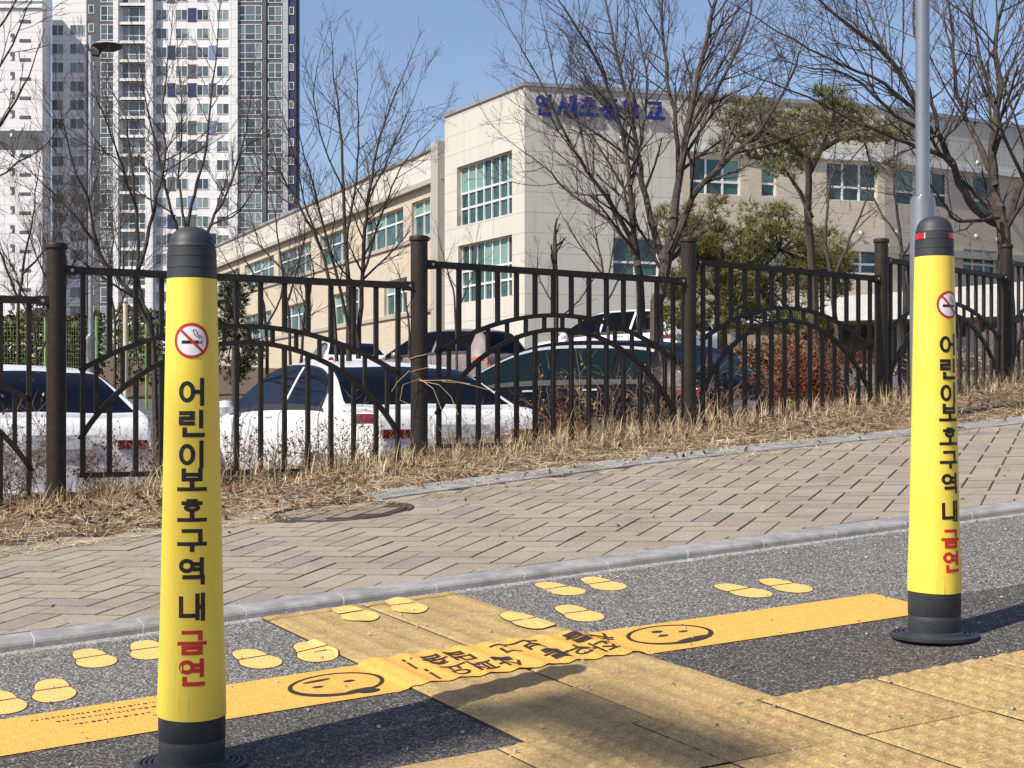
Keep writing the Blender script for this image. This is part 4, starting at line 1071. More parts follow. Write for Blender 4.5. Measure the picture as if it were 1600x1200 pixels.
def make_car(name, label, kind, paint, glass, loc, fwd, W=1.82, hs=1., tail='tail_red', group=None):
    top = PROF[kind]; gl = GL[kind]; L = top[-1][0]
    o = thing(name, label, 'car', loc, group, math.atan2(fwd[1], fwd[0]))
    def hw(x):
        e = min(x, L - x); return W / 2 * (1 - .17 * (1 - smooth(e / .8)) ** 1.7 - .05 * (1 - smooth(e / 2.2)))
    def sec(x):
        w_ = hw(x); zt = catmull(top, x) * hs; zb = min(gl['belt'] * hs - .03 * (x / L), zt - .03); h = zt - zb
        wr = w_ * .955 - .52 * min(h, .56)
        return [(w_ * .90, .22), (w_ * .985, .42), (w_, .62), (w_ * .985, zb - .06), (w_ * .955, zb), (wr + .04, zb + h * .80), (wr - .05, zb + h * .945), (wr * .55, zt - .012), (0, zt)]
    def S(x, v):
        P = sec(x); sg = 1
        if v > 8: v, sg = 16 - v, -1
        i = min(int(v), 7); t = v - i
        p0, p1, p2, p3 = P[max(i - 1, 0)], P[i], P[i + 1], P[min(i + 2, 8)]
        if i + 2 > 8: p3 = (-P[7][0], P[7][1])
        if i == 4: p0 = (2 * p1[0] - p2[0], 2 * p1[1] - p2[1])          # crease at the belt line
        if i == 3: p3 = (2 * p2[0] - p1[0], 2 * p2[1] - p1[1])
        r = [.5 * (2 * p1[k] + (p2[k] - p0[k]) * t + (2 * p0[k] - 5 * p1[k] + 4 * p2[k] - p3[k]) * t * t + (3 * p1[k] - p0[k] - 3 * p2[k] + p3[k]) * t ** 3) for k in (0, 1)]
        return Vector((x - L / 2, sg * r[0], r[1]))
    def SO(x, v, d):
        e = .012; a = S(min(L, x + e), v) - S(max(0, x - e), v); b = S(x, v + .03) - S(x, v - .03)
        n = b.cross(a).normalized()
        if n.z < -.2 or n.dot(S(x, v) - Vector((x - L / 2, 0, .5))) < 0: n = -n
        return S(x, v) + n * d
    xs_ = [L * (1 - math.cos(math.pi * i / 70)) / 2 for i in range(71)]; vs_ = [i / 4 for i in range(65)]
    m = MB(); n = len(vs_)
    m.add([S(x, v) for x in xs_ for v in vs_], [(i * n + j, i * n + j + 1, (i + 1) * n + j + 1, (i + 1) * n + j) for i in range(70) for j in range(n - 1)] + [tuple(range(n)), tuple(range(70 * n, 71 * n))[::-1]])
    m.build('body', paint, o, True, local=True)
    def patch(nm, mat, xf, v0, v1, nu, nv, d, parent=o, smooth_=True):
        m = MB(); m.grid(lambda a, b: SO(*xf(a, lerp(v0, v1, b)), d), nu, nv); return m.build(nm, mat, parent, smooth_, local=True)
    a, b = gl['side']; vt = 5.02 if kind == 'hatch' else 5.22
    for sgn in (1, -1):
        edges = [a] + list(gl['pil']) + [b]
        for e0, e1 in zip(edges, edges[1:]):
            g0, g1 = (e0 + (.035 if e0 != a else 0)), (e1 - (.035 if e1 != b else 0))
            f = (lambda q, v, g0=g0, g1=g1: (lerp(g0, g1, q), v)) if sgn == 1 else (lambda q, v, g0=g0, g1=g1: (lerp(g0, g1, q), 16 - v))
            wdw = patch('side_window', glass, f, 4.22, vt, 24, 6, .006)
        f = (lambda q, v: (lerp(a - .05, b + .05, q), v)) if sgn == 1 else (lambda q, v: (lerp(a - .05, b + .05, q), 16 - v))
        patch('window_trim', M['chrome'] if kind in ('hatch', 'suv') else M['car_dark'], f, vt - .02, vt + .13, 40, 2, .009)
        for e in (edges[-1] - .12, *gl['pil'], a + .02):
            g = (lambda q, v, e=e: (e + (q - .5) * .014 - .05 * (4.1 - v), v)) if sgn == 1 else (lambda q, v, e=e: (e + (q - .5) * .014 - .05 * (4.1 - v), 16 - v))
            patch('door_seam', M['car_dark'], g, 1.0, 4.08, 1, 14, .004)
        for e in gl['pil']:
            g = (lambda q, v, e=e: (e + .12 + q * .2, v)) if sgn == 1 else (lambda q, v, e=e: (e + .12 + q * .2, 16 - v))
            patch('door_handle', M['chrome'] if kind != 'sedan' else paint, g, 3.30, 3.55, 6, 2, .022)
        patch('belt_trim', M['car_dark'], f, 4.10, 4.22, 30, 1, .009)
    r0, r1 = gl['rear']
    patch('rear_window', glass, lambda q, v: (lerp(r0, r1, q), v), 5.95, 10.05, 10, 24, .008)
    w0 = top[-6][0] + .02 if kind != 'hatch' else 2.78; w1 = top[-4][0] - .05
    patch('windscreen', glass, lambda q, v: (lerp(w0, w1, q), v), 5.9, 10.1, 10, 20, .008)
    for sgn in (1, -1):
        v0, v1 = (2.9, 3.55)
        patch('tail_light', M[tail], lambda q, v, s_=sgn: (lerp(.03, .34, q), v if s_ == 1 else 16 - v), v0, v1, 8, 6, .012)
        m = MB(); m.box((-L / 2 - .002, sgn * hw(0) * .80, .80 * hs), (.016, hw(0) * .16, .034)); m.build('tail_light', M[tail], o, local=True)
        m = MB(); x = L * .66; y = sgn * (hw(x) + .10); m.lathe([(.001, -.07), (.07, -.055), (.09, 0), (.07, .055), (.001, .07)], 12, c=(x - L / 2, y, gl['belt'] * hs + .06))
        m.tube([(x - L / 2, sgn * hw(x) * .95, gl['belt'] * hs), (x - L / 2, y, gl['belt'] * hs + .05)], .02, 6); m.build('mirror', paint, o, True, local=True)
        m = MB(); m.box((L / 2 - .17, sgn * hw(L - .1) * .72, .66 * hs), (.06, .17, .055)); m.build('headlight', M['chrome'], o, local=True)
        for x in (L * .20, L * .80):
            Rm = Matrix.Rotation(R(90), 3, 'X'); c = Vector((x - L / 2, sgn * (hw(x) - .10), .33))
            def ring(pr): 
                m = MB(); n_ = 28
                vv = [c + Rm @ Vector((r * math.cos(2 * math.pi * i / n_), r * math.sin(2 * math.pi * i / n_), z * -sgn)) for r, z in pr for i in range(n_)]
                m.add(vv, [(j * n_ + i, j * n_ + (i + 1) % n_, (j + 1) * n_ + (i + 1) % n_, (j + 1) * n_ + i) for j in range(len(pr) - 1) for i in range(n_)]); return m
            wh = ring([(.22, .12), (.30, .125), (.325, .09), (.325, -.09), (.25, -.1)]).build('wheel', M['car_dark'], o, True, local=True)
            ring([(.02, .125), (.08, .12), (.20, .10), (.225, .122)]).build('rim', M['galv'], wh, True, local=True)
    m = MB(); m.box((-L / 2 - .008, 0, .80 * hs if kind != 'sedan' else .82), (.012, .26, .055)); m.build('number_plate', M['plate'], o, local=True)
    m = MB(); m.box((-L / 2 + .02, 0, .36), (.05, hw(0) * .95, .09)); m.build('bumper', M['car_dark'] if kind in ('suv',) else paint, o, local=True)
    return o
def car_at(rear_left, fwd, L, W):                         # centre from the near rear-left corner
    f = Vector((fwd[0], fwd[1])).normalized(); r = Vector((f.y, -f.x))
    c = Vector(rear_left) + f * L / 2 + r * W / 2; return c, f
c, f = car_at((-1.26, 12.35), (-.47, .883), 4.75, 1.90)
make_car('parked_car', 'white saloon car with dark rear glass just right of the near bollard', 'sedan', M['car_white'], M['glass_car'], (c.x, c.y, LOT(c.x, c.y)), f, 1.90)
c2 = c + Vector((-3.0, -1.25))
make_car('parked_car', 'white saloon car at the far left behind the leftmost post', 'sedan', M['car_white'], M['glass_car'], (c2.x, c2.y, LOT(c2.x, c2.y)), f)
c, f = car_at((1.85, 15.7), (-.75, .66), 4.6, 1.95)
make_car('parked_car', 'navy hatchback with chrome window line and teal tinted glass', 'hatch', M['car_navy'], M['glass_teal'], (c.x, c.y, LOT(c.x, c.y) - .0), f, 1.95, 1.035)
c, f = car_at((3.36, 32.5), (-.676, .737), 4.75, 1.86)
make_car('parked_car', 'white estate car with long dark windows and red tail light behind the navy car', 'suv', M['car_white'], M['glass_car'], (c.x, c.y, LOT(c.x, c.y)), f, 1.86)
c, f = car_at((-4.78, 39.5), (-.28, .96), 4.75, 1.82)
make_car('parked_car', 'small distant white saloon with a red tail light between bare tree stems', 'sedan', M['car_white'], M['glass_car'], (c.x, c.y, LOT(c.x, c.y)), f)
c, f = car_at((-.58, 29.0), (-.70, .71), 3.65, 1.6)
make_car('parked_car', 'pinkish grey small car with an orange tail lamp right of the vine-wrapped post', 'small', M['car_mauve'], M['glass_car'], (c.x, c.y, LOT(c.x, c.y)), f, 1.6, tail='tail_orange')
# ---------------------------------------------------------------- bare trees
def twig_grow(thick, thin, p, d, length, r, level, rng, up=.25, mn=.0035, lim=4):
    n = 4 if level < 3 else 3
    pts = [p.copy()]; q = p.copy(); dd = d.normalized(); st = length / n
    for i in range(n):
        dd = (dd + Vector((rng.gauss(0, .095), rng.gauss(0, .095), rng.gauss(0, .08) + up * .26))).normalized()
        q = q + dd * st; pts.append(q.copy())
    rad = [max(mn * .7, r * (1 - .62 * i / n)) for i in range(n + 1)]
    (thick if r > .016 else thin).tube(pts, rad, 5 if r > .016 else 3, 0, .5)
    if level >= lim or length < .16: return
    k = max(2, int(length / (.16 if level < 2 else .12)))
    k = min(k, 9)
    for j in range(k):
        t = .25 + .72 * (j + rng.random() * .6) / k
        i = min(int(t * n), n - 1); b = pts[i].lerp(pts[i + 1], t * n - i)
        ax_ = (pts[i + 1] - pts[i]).normalized(); o = ax_.orthogonal().normalized(); o.rotate(Matrix.Rotation(rng.uniform(0, 6.283), 3, ax_))
        a = R(rng.uniform(18, 42)); nd = ax_ * math.cos(a) + o * math.sin(a)
        twig_grow(thick, thin, b, nd, length * rng.uniform(.38, .68) * (1.15 - .45 * t), max(mn, rad[i] * .54), level + 1, rng, up, mn, lim)
def tree(label, d, limbs, seed, base=None, ext=.9, mat='bark', group='bare deciduous trees in the car park', mn=.0024, lim=4, dens=.20, up=.25, name='bare_tree'):
    """limbs: polylines read along sight lines at distance d: [(px, py), ...], r0, r1, sideways depth"""
    rng = random.Random(seed); ext *= 1.12; dens *= .85
    b = at(*(base or limbs[0][0][0]), d); b.z = T(b.x, b.y)
    o = thing(name, label, 'tree', b, group)
    thick, thin = MB(), MB()
    for k, (pl, r0, r1, dep) in enumerate(limbs):
        P = []
        for i, (x, y) in enumerate(pl):
            t = i / (len(pl) - 1); q = at(x, y, d + dep[0] + (dep[1] - dep[0]) * t)
            P.append(q)
        if k == 0: P[0].z = b.z - .1
        fine = []
        for i in range(len(P) - 1):
            p0, p1, p2, p3 = P[max(i - 1, 0)], P[i], P[i + 1], P[min(i + 2, len(P) - 1)]
            for s_ in range(4):
                t = s_ / 4
                fine.append(.5 * (2 * p1 + (p2 - p0) * t + (2 * p0 - 5 * p1 + 4 * p2 - p3) * t * t + (3 * p1 - p0 - 3 * p2 + p3) * t ** 3))
        fine.append(P[-1])
        for q in fine[1:-1]: q += Vector((rng.gauss(0, .008), rng.gauss(0, .02), rng.gauss(0, .006)))
        r0, r1 = r0 * .86, r1 * .82
        N = len(fine); rad = [lerp(r0, r1, (i / (N - 1)) ** .8) for i in range(N)]
        thick.tube(fine, rad, 9 if r0 > .05 else 6)
        tot = sum((fine[i + 1] - fine[i]).length for i in range(N - 1)); run = 0; nxt = tot * (.25 if k else .8)
        for i in range(N - 1):
            sg = (fine[i + 1] - fine[i]).length
            while run + sg > nxt:
                t = (nxt - run) / sg; bpt = fine[i].lerp(fine[i + 1], t); ax_ = (fine[i + 1] - fine[i]).normalized()
                oo = ax_.orthogonal().normalized(); oo.rotate(Matrix.Rotation(rng.uniform(0, 6.283), 3, ax_))
                a = R(rng.uniform(25, 55)); fr = nxt / tot
                twig_grow(thick, thin, bpt, ax_ * math.cos(a) + oo * math.sin(a), ext * rng.uniform(.55, 1.15) * (1.2 - .5 * fr), min(rad[i] * .55, .026), 1, rng, up, mn, lim)
                nxt += dens * rng.uniform(.6, 1.4)
            run += sg
        if r1 < .05: twig_grow(thick, thin, fine[-1], fine[-1] - fine[-2], ext * .8, r1, 1, rng, up, mn, lim)
    thick.build('trunk', M[mat], o, True); thin.build('crown', M['twig'], o)
    return o
tree('bare vase-shaped tree with several stems before the recessed school wing', 22, [
    ([(548, 570), (545, 480), (541, 400), (536, 300), (532, 200), (520, 110)], .06, .012, (0, .5)),
    ([(548, 520), (528, 440), (505, 350), (487, 280), (470, 220)], .035, .010, (0, -.8)),
    ([(560, 560), (566, 450), (570, 360), (580, 280), (600, 190), (625, 130)], .05, .010, (.3, -.6)),
    ([(566, 430), (598, 330), (628, 260), (660, 215)], .026, .008, (.2, .8)),
    ([(541, 380), (556, 280), (560, 180), (556, 95)], .028, .008, (.1, 1.1)),
    ([(536, 300), (508, 230), (490, 150), (497, 100)], .018, .007, (0, -.5)),
    ([(575, 320), (610, 240), (640, 170)], .018, .007, (-.2, -1.2))], 1, ext=.85)
tree('slim bare stem leaning left over the tower corner, beside the vase-shaped tree', 23, [
    ([(530, 570), (522, 480), (502, 390), (470, 325), (440, 270), (418, 200)], .045, .010, (0, .4)),
    ([(502, 390), (480, 330), (462, 250), (440, 175)], .022, .008, (0, -.8)), ([(470, 325), (430, 300), (400, 250), (385, 200)], .02, .007, (0, .6))], 2, ext=.75)
tree('bare tree with leaning fork behind the near bollard, spread over the tower', 18, [
    ([(246, 566), (236, 520), (222, 470), (216, 420), (214, 330), (205, 250), (196, 180)], .055, .012, (0, .5)),
    ([(240, 535), (215, 470), (180, 430), (150, 385), (110, 330), (70, 290)], .045, .010, (0, -.6)),
    ([(216, 420), (240, 330), (258, 250), (255, 170), (262, 90)], .034, .009, (.1, .8)),
    ([(214, 330), (190, 260), (170, 200), (150, 150)], .022, .008, (.2, -.8)),
    ([(150, 385), (140, 320), (115, 260), (95, 180)], .024, .008, (-.3, -.9))], 3, ext=.8)
tree('bare forked tree right behind the near bollard cap, reaching up before the tower', 20, [
    ([(300, 580), (296, 470), (292, 380), (300, 320), (318, 250), (330, 150), (340, 60)], .055, .010, (0, .4)),
    ([(294, 400), (268, 330), (250, 250), (232, 180), (220, 110)], .034, .009, (0, -.7)),
    ([(298, 420), (330, 350), (360, 290), (380, 220), (392, 150)], .034, .009, (0, .9)),
    ([(292, 370), (280, 280), (285, 190), (278, 100)], .026, .008, (.1, .4)),
    ([(330, 350), (375, 330), (410, 270)], .018, .007, (.2, -.5))], 4, ext=.75)
tree('small dense bare tree at the left edge before the lower white block', 26, [
    ([(30, 590), (28, 500), (36, 420), (50, 340), (60, 270)], .05, .010, (0, .4)), ([(30, 470), (2, 400), (-20, 330), (-10, 260)], .03, .008, (0, -.6)),
    ([(34, 430), (80, 380), (110, 320), (120, 270)], .026, .008, (0, .7)), ([(60, 560), (95, 480), (105, 430), (98, 380)], .03, .008, (.5, .2))], 5, ext=.8)
tree('bare tree mostly outside the left edge, thin branches reaching into the sky corner', 13, [
    ([(-330, 600), (-310, 420), (-260, 300), (-200, 200), (-160, 60)], .08, .02, (0, .3)),
    ([(-300, 400), (-180, 300), (-80, 230), (0, 195), (45, 120)], .034, .009, (0, .3)), ([(-260, 300), (-120, 170), (-30, 80), (30, -10)], .03, .008, (0, .4)),
    ([(-180, 300), (-90, 310), (-10, 280), (60, 235)], .02, .007, (.1, .3)), ([(-120, 170), (-40, 150), (20, 70), (50, 0)], .018, .006, (.2, .5))], 6, ext=.5, mn=.003)
tree('large bare tree with forked grey trunk before the blue roof lettering', 18.5, [
    ([(1022, 580), (1026, 500), (1036, 440), (1043, 385)], .115, .075, (0, 0)),
    ([(1042, 405), (1054, 330), (1072, 220), (1092, 110), (1118, 0), (1140, -90)], .075, .016, (0, .3)),
    ([(1046, 400), (1082, 310), (1128, 258), (1185, 205), (1232, 130), (1250, 80)], .055, .010, (0, -.9)),
    ([(1038, 410), (1018, 350), (1000, 260), (985, 170), (960, 70), (940, -30)], .062, .013, (0, .9)),
    ([(1004, 520), (998, 430), (990, 370), (984, 290), (968, 190), (930, 90), (880, 10)], .07, .012, (.2, -.5)),
    ([(992, 380), (948, 310), (915, 265), (880, 205), (850, 140), (812, 70)], .040, .009, (0, -.6)),
    ([(994, 400), (950, 345), (900, 310), (850, 260), (815, 235)], .032, .008, (.1, .8)),
    ([(1060, 300), (1056, 200), (1040, 100), (1035, 0), (1046, -80)], .042, .010, (.2, 1.)),
    ([(1072, 220), (1120, 140), (1160, 60), (1180, -20)], .032, .009, (.2, -.6)),
    ([(985, 290), (1005, 200), (1010, 110), (990, 20)], .030, .009, (-.2, .7)),
    ([(920, 270), (905, 200), (870, 130), (850, 40)], .022, .008, (-.4, .3)),
    ([(1128, 258), (1150, 190), (1200, 120)], .022, .008, (-.5, .4))], 7, mat='bark_light', ext=.95, dens=.19)
tree('large spreading bare tree with pale thick fork above the last fence post', 14, [
    ([(1572, 640), (1574, 480), (1570, 400), (1562, 325)], .095, .070, (0, 0)),
    ([(1564, 350), (1520, 325), (1492, 270), (1470, 220), (1442, 185), (1380, 130), (1290, 90), (1200, 40)], .052, .008, (0, -.8)),
    ([(1560, 345), (1552, 240), (1560, 150), (1556, 60), (1580, -40)], .058, .014, (0, .3)),
    ([(1572, 350), (1602, 270), (1625, 180), (1640, 60)], .05, .014, (0, -.2)),
    ([(1556, 290), (1525, 220), (1495, 150), (1488, 60), (1470, -40)], .038, .010, (0, .7)),
    ([(1462, 205), (1400, 180), (1330, 120), (1260, 105)], .026, .007, (-.4, -.7)),
    ([(1452, 192), (1410, 120), (1370, 50), (1340, -30)], .028, .008, (-.4, .2)),
    ([(1470, 220), (1452, 140), (1430, 50), (1424, -40)], .026, .008, (-.3, -.1)),
    ([(1556, 160), (1530, 90), (1520, 10)], .026, .009, (.1, .5)), ([(1488, 250), (1420, 225), (1340, 190), (1260, 150), (1190, 125)], .026, .006, (-.3, -.9)),
    ([(1442, 185), (1390, 90), (1300, 20), (1240, -40)], .026, .007, (-.5, -1)), ([(1600, 280), (1560, 180), (1590, 80)], .022, .008, (-.1, -.6)),
    ([(1560, 340), (1500, 345), (1460, 300), (1425, 235)], .024, .007, (-.1, -.8))], 8, mat='bark_light', ext=.80, dens=.15)
tree('thin bare sapling between the school corner and the large forked tree', 27, [
    ([(948, 560), (950, 480), (942, 420), (930, 360)], .05, .012, (0, .2)), ([(949, 470), (985, 400), (1000, 350)], .025, .009, (0, .4)), ([(942, 430), (905, 380), (880, 340)], .022, .008, (0, -.4)),
    ([(946, 450), (960, 380), (955, 320)], .022, .008, (0, .5))], 9, ext=.7)
tree('cut-back stub tree with few branches before the plain school corner wall', 25, [
    ([(868, 560), (869, 470), (867, 384)], .055, .045, (0, 0)), ([(868, 480), (845, 440), (840, 400)], .02, .009, (0, .3)), ([(868, 500), (905, 470), (930, 430)], .02, .009, (0, -.3))], 10, ext=.5, lim=3)
tree('twiggy bare shrub tree right of the vine-wrapped post by the school corner', 25, [
    ([(715, 560), (712, 490), (700, 430), (690, 390)], .03, .009, (0, .2)), ([(712, 490), (735, 440), (745, 400)], .02, .008, (0, .3)), ([(640, 560), (636, 480), (620, 420)], .03, .009, (0, .2))], 12, ext=.55)
tree('low bare tree before the wing windows, left of the vase-shaped tree', 27, [
    ([(420, 570), (415, 500), (400, 440), (380, 400)], .05, .012, (0, .2)), ([(416, 510), (445, 450), (452, 400)], .03, .009, (0, .4)), ([(470, 570), (476, 490), (490, 430), (484, 390)], .04, .009, (.4, .2)),
    ([(400, 440), (370, 430), (350, 400)], .02, .008, (0, -.4))], 13, ext=.75)
tree('tall thin bare tree between the pine and the steel pole', 21, [
    ([(1415, 570), (1412, 460), (1408, 380), (1398, 300), (1402, 240)], .05, .010, (0, .2)), ([(1410, 400), (1440, 340), (1452, 290)], .02, .008, (0, -.3)), ([(1408, 380), (1370, 320), (1350, 270)], .022, .008, (0, .4))], 14, ext=.7, dens=.3)
tree('pair of thin bare stems in front of the pine', 23, [
    ([(1312, 570), (1304, 470), (1290, 380), (1296, 300), (1305, 240)], .055, .010, (0, .2)), ([(1300, 440), (1330, 370), (1352, 310), (1360, 250)], .03, .008, (0, -.4)), ([(1292, 390), (1262, 330), (1240, 280)], .022, .008, (0, .4))], 15, mat='bark_light', ext=.7, dens=.3)

tree('dense reddish bare tree crown left of the galvanised street lamp', 30, [
    ([(95, 590), (98, 500), (92, 430), (84, 350), (90, 290)], .05, .010, (0, .3)), ([(96, 480), (60, 410), (40, 350)], .03, .008, (0, -.6)), ([(94, 450), (125, 390), (132, 330)], .03, .008, (0, .6)),
    ([(60, 590), (52, 500), (30, 440), (10, 400)], .04, .009, (.4, 0))], 16, ext=1.1, dens=.15)
tree('thin reddish bare tree just right of the galvanised street lamp', 29, [
    ([(178, 590), (180, 510), (172, 430), (176, 360), (168, 300)], .045, .009, (0, .3)), ([(179, 500), (205, 430), (212, 360)], .03, .008, (0, -.5)), ([(174, 440), (150, 390), (146, 340)], .025, .008, (0, .5))], 17, ext=1.0, dens=.15)
tree('twiggy bare tree in the gap between the leaning stem and the tower corner', 28, [
    ([(455, 590), (452, 500), (440, 420), (432, 350), (420, 290)], .045, .009, (0, .3)), ([(450, 470), (470, 400), (478, 340)], .03, .008, (0, -.5)), ([(440, 420), (405, 380), (390, 330)], .025, .008, (0, .5))], 18, ext=.9, dens=.16)

# ---------------------------------------------------------------- evergreens
def needles(m, c, rx, rz, n, rng, ln=.11, tone0=.5, w_=.010, per=9):
    for _ in range(n):
        while True:
            q = Vector((rng.uniform(-1, 1), rng.uniform(-1, 1), rng.uniform(-1, 1)))
            if q.length < 1: break
        p = c + Vector((q.x * rx, q.y * rx, q.z * rz)); ax_ = Vector((q.x * .7 + rng.gauss(0, .3), q.y * .7 + rng.gauss(0, .3), rng.uniform(.2, 1.1))).normalized()
        tone = max(0, min(1, tone0 + rng.gauss(0, .2)))
        for k in range(per):
            o = ax_.orthogonal().normalized(); o.rotate(Matrix.Rotation(rng.uniform(0, 6.283), 3, ax_)); a = R(rng.uniform(15, 60))
            d = ax_ * math.cos(a) + o * math.sin(a); s_ = d.cross(Vector((rng.gauss(0, 1), rng.gauss(0, 1), rng.gauss(0, 1)))).normalized() * w_; e = p + d * ln * rng.uniform(.7, 1.2)
            m.add([p - s_ * .6, p + s_ * .6, e], [(0, 1, 2)], 0, max(0, min(1, tone + rng.gauss(0, .1))))
def evergreen(name, label, d, trunks, clumps, seed, mat='needle', ln=.11, per=9, w_=.010, dens=1.):
    rng = random.Random(seed); b = at(*trunks[0][0][0], d); b.z = T(b.x, b.y); o = thing(name, label, 'tree', b)
    m = MB()
    for k, (pl, r0, r1) in enumerate(trunks):
        P = [at(x, y, d + .15 * i * (1 if k % 2 else -1)) for i, (x, y) in enumerate(pl)]
        if k == 0: P[0].z = b.z - .1
        m.tube(P, [lerp(r0, r1, i / (len(P) - 1)) for i in range(len(P))], 8)
    c_ = MB()
    for (x, y, rp, n, *tn) in clumps:
        c = at(x, y, d + rng.uniform(-.9, .9)); r = rp * rng.uniform(.95, 1.45) / F * d
        needles(c_, c, r, r * .78, int(n * dens), rng, ln, tn[0] if tn else .5, w_, per)
        if trunks and rng.random() < (.9 if len(clumps) < 70 else .3):
            tr = [q for t_ in trunks for q in t_[0][1:]]; j = min(range(len(tr)), key=lambda i: math.hypot((tr[i][1] - y - 12) * 1.3, tr[i][0] - x))
            s0 = at(*tr[j], d); mid = s0.lerp(c, .55) + Vector((0, 0, -.06)); m.tube([s0, mid, c, c + Vector((rng.gauss(0, .2), 0, .1))], [.022, .016, .010, .005], 5)
    m.build('trunk', M['bark_pine'], o, True); c_.build('crown', M[mat], o)
evergreen('pine_tree', 'tall leaning pine with open layered olive crown before the school windows', 26, [([(1276, 590), (1272, 470), (1268, 400), (1262, 330), (1264, 285), (1262, 245)], .085, .05), ([(1264, 270), (1282, 235), (1310, 218), (1350, 215), (1400, 208)], .06, .02), ([(1262, 250), (1230, 222), (1190, 205), (1150, 215)], .05, .015), ([(1268, 340), (1250, 300), (1230, 270), (1205, 240)], .05, .015), ([(1282, 235), (1300, 190), (1305, 160)], .035, .01)],
    [(1160, 178, 20, 60), (1188, 168, 22, 70), (1150, 200, 20, 60), (1130, 228, 16, 40), (1112, 235, 10, 18), (1175, 205, 26, 90), (1205, 190, 24, 80), (1215, 215, 26, 90), (1240, 200, 22, 70), (1185, 230, 20, 50), (1230, 232, 26, 90), (1258, 215, 22, 70), (1255, 248, 20, 60),
     (1280, 195, 24, 80), (1305, 180, 24, 80), (1300, 158, 18, 50), (1278, 142, 12, 26), (1322, 165, 16, 40), (1330, 195, 22, 70), (1355, 200, 24, 80), (1385, 205, 22, 70), (1410, 205, 14, 30), (1350, 180, 14, 30), (1310, 205, 20, 60), (1205, 250, 16, 36), (1170, 245, 12, 20), (1395, 262, 14, 24), (1365, 270, 10, 14), (1238, 265, 18, 40), (1135, 185, 16, 40), (1165, 222, 22, 60), (1195, 235, 22, 60), (1215, 262, 20, 50), (1245, 228, 24, 70), (1268, 230, 18, 40), (1290, 212, 20, 50), (1340, 215, 20, 50), (1375, 218, 18, 40), (1290, 150, 16, 40), (1312, 142, 10, 20), (1150, 160, 12, 24), (1228, 178, 18, 40), (1265, 180, 18, 44)], 31, ln=.17, dens=.8, w_=.009)
bush = []
rng0 = random.Random(77)
for _ in range(300):
    x, y = rng0.uniform(1036, 1325), rng0.uniform(312, 520)
    topl = 318 + 45 * abs((x - 1130) / 150) ** 1.6 + rng0.uniform(-20, 22)
    if y < topl or (x > 1290 and y > 470) or (x > 1245 and y < 345 and rng0.random() < .8): continue
    bush.append((x, y, rng0.uniform(9, 21), rng0.randint(14, 46), .30 + .42 * rng0.random()))
evergreen('pine_tree', 'broad bushy evergreen pine low behind the fence right of the forked trunk', 29, [([(1130, 590), (1128, 480), (1125, 380)], .12, .05), ([(1128, 480), (1180, 430), (1220, 390)], .06, .02), ([(1128, 470), (1085, 420), (1065, 380)], .06, .02)], bush, 32, ln=.17, w_=.010, per=8)
evergreen('conifer', 'slender dark conifer just right of the near bollard', 26, [([(366, 590), (366, 500), (366, 440)], .06, .02)],
    [(366 + random.Random(i).uniform(-1, 1) * (8 + .25 * (y - 430)), y, 14, 42, .4) for i, y in enumerate(range(440, 596, 5))], 33, mat='needle_dark', ln=.10)

# ---------------------------------------------------------------- shrubs
def leaf(m, p, sz, rng, t):
    a = Vector((rng.gauss(0, 1), rng.gauss(0, 1), rng.gauss(0, 1))).normalized(); b = a.orthogonal().normalized(); b.rotate(Matrix.Rotation(rng.uniform(0, 6.283), 3, a)); c = a.cross(b)
    m.add([p - b * sz, p + c * sz * .5 + a * sz * .2, p + b * sz, p - c * sz * .5 + a * sz * .2], [(0, 1, 2, 3)], 0, t)
def shrub(name, label, x, y, r, h, stems, leaves, lsz, lmat, seed, tmat='twig_shrub', group=None, tr=.0022, spread=.5, lvl=3, cat='shrub', z=None, tone=(.0, 1.)):
    rng = random.Random(seed); z = T(x, y) if z is None else z; o = thing(name, label, cat, (x, y, z), group)
    tw, lf = MB(), MB(); tips = []
    for _ in range(stems):
        a = rng.uniform(0, 6.283); q = math.sqrt(rng.random()) * r
        p = Vector((x + q * math.cos(a) * .8, y + q * math.sin(a) * .55, z - .03))
        d = Vector((math.cos(a) * spread * rng.random() + rng.gauss(0, .12), math.sin(a) * spread * rng.random() + rng.gauss(0, .12), 1))
        def go(p, d, L, rad, lev):
            pts = [p]; dd = d.normalized()
            for i in range(3):
                dd = (dd + Vector((rng.gauss(0, .16), rng.gauss(0, .16), rng.gauss(.03, .1)))).normalized(); pts.append(pts[-1] + dd * L / 3)
            tw.tube(pts, [rad * (1 - .2 * i) for i in range(4)], 3); tips.extend(pts[1:])
            if lev < lvl:
                for i in (1, 2, 3):
                    for _ in range(rng.randint(1, 2)):
                        ax_ = dd; oo = ax_.orthogonal().normalized(); oo.rotate(Matrix.Rotation(rng.uniform(0, 6.283), 3, ax_)); an = R(rng.uniform(20, 55))
                        go(pts[i], ax_ * math.cos(an) + oo * math.sin(an), L * rng.uniform(.35, .6), rad * .75, lev + 1)
        go(p, d, h * rng.uniform(.45, .8), tr * rng.uniform(.8, 1.5), 1)
    for _ in range(leaves):
        p = rng.choice(tips) + Vector((rng.gauss(0, .02), rng.gauss(0, .02), rng.gauss(0, .02)))
        leaf(lf, p, lsz * rng.uniform(.6, 1.3), rng, rng.uniform(*tone))
    tw.build('stems', M[tmat], o)
    if leaves: lf.build('leaves', M[lmat], o)
    return o
def sh(px, d): return (px - 800) / F * d, d
SG = 'low brown shrubs behind the fence'
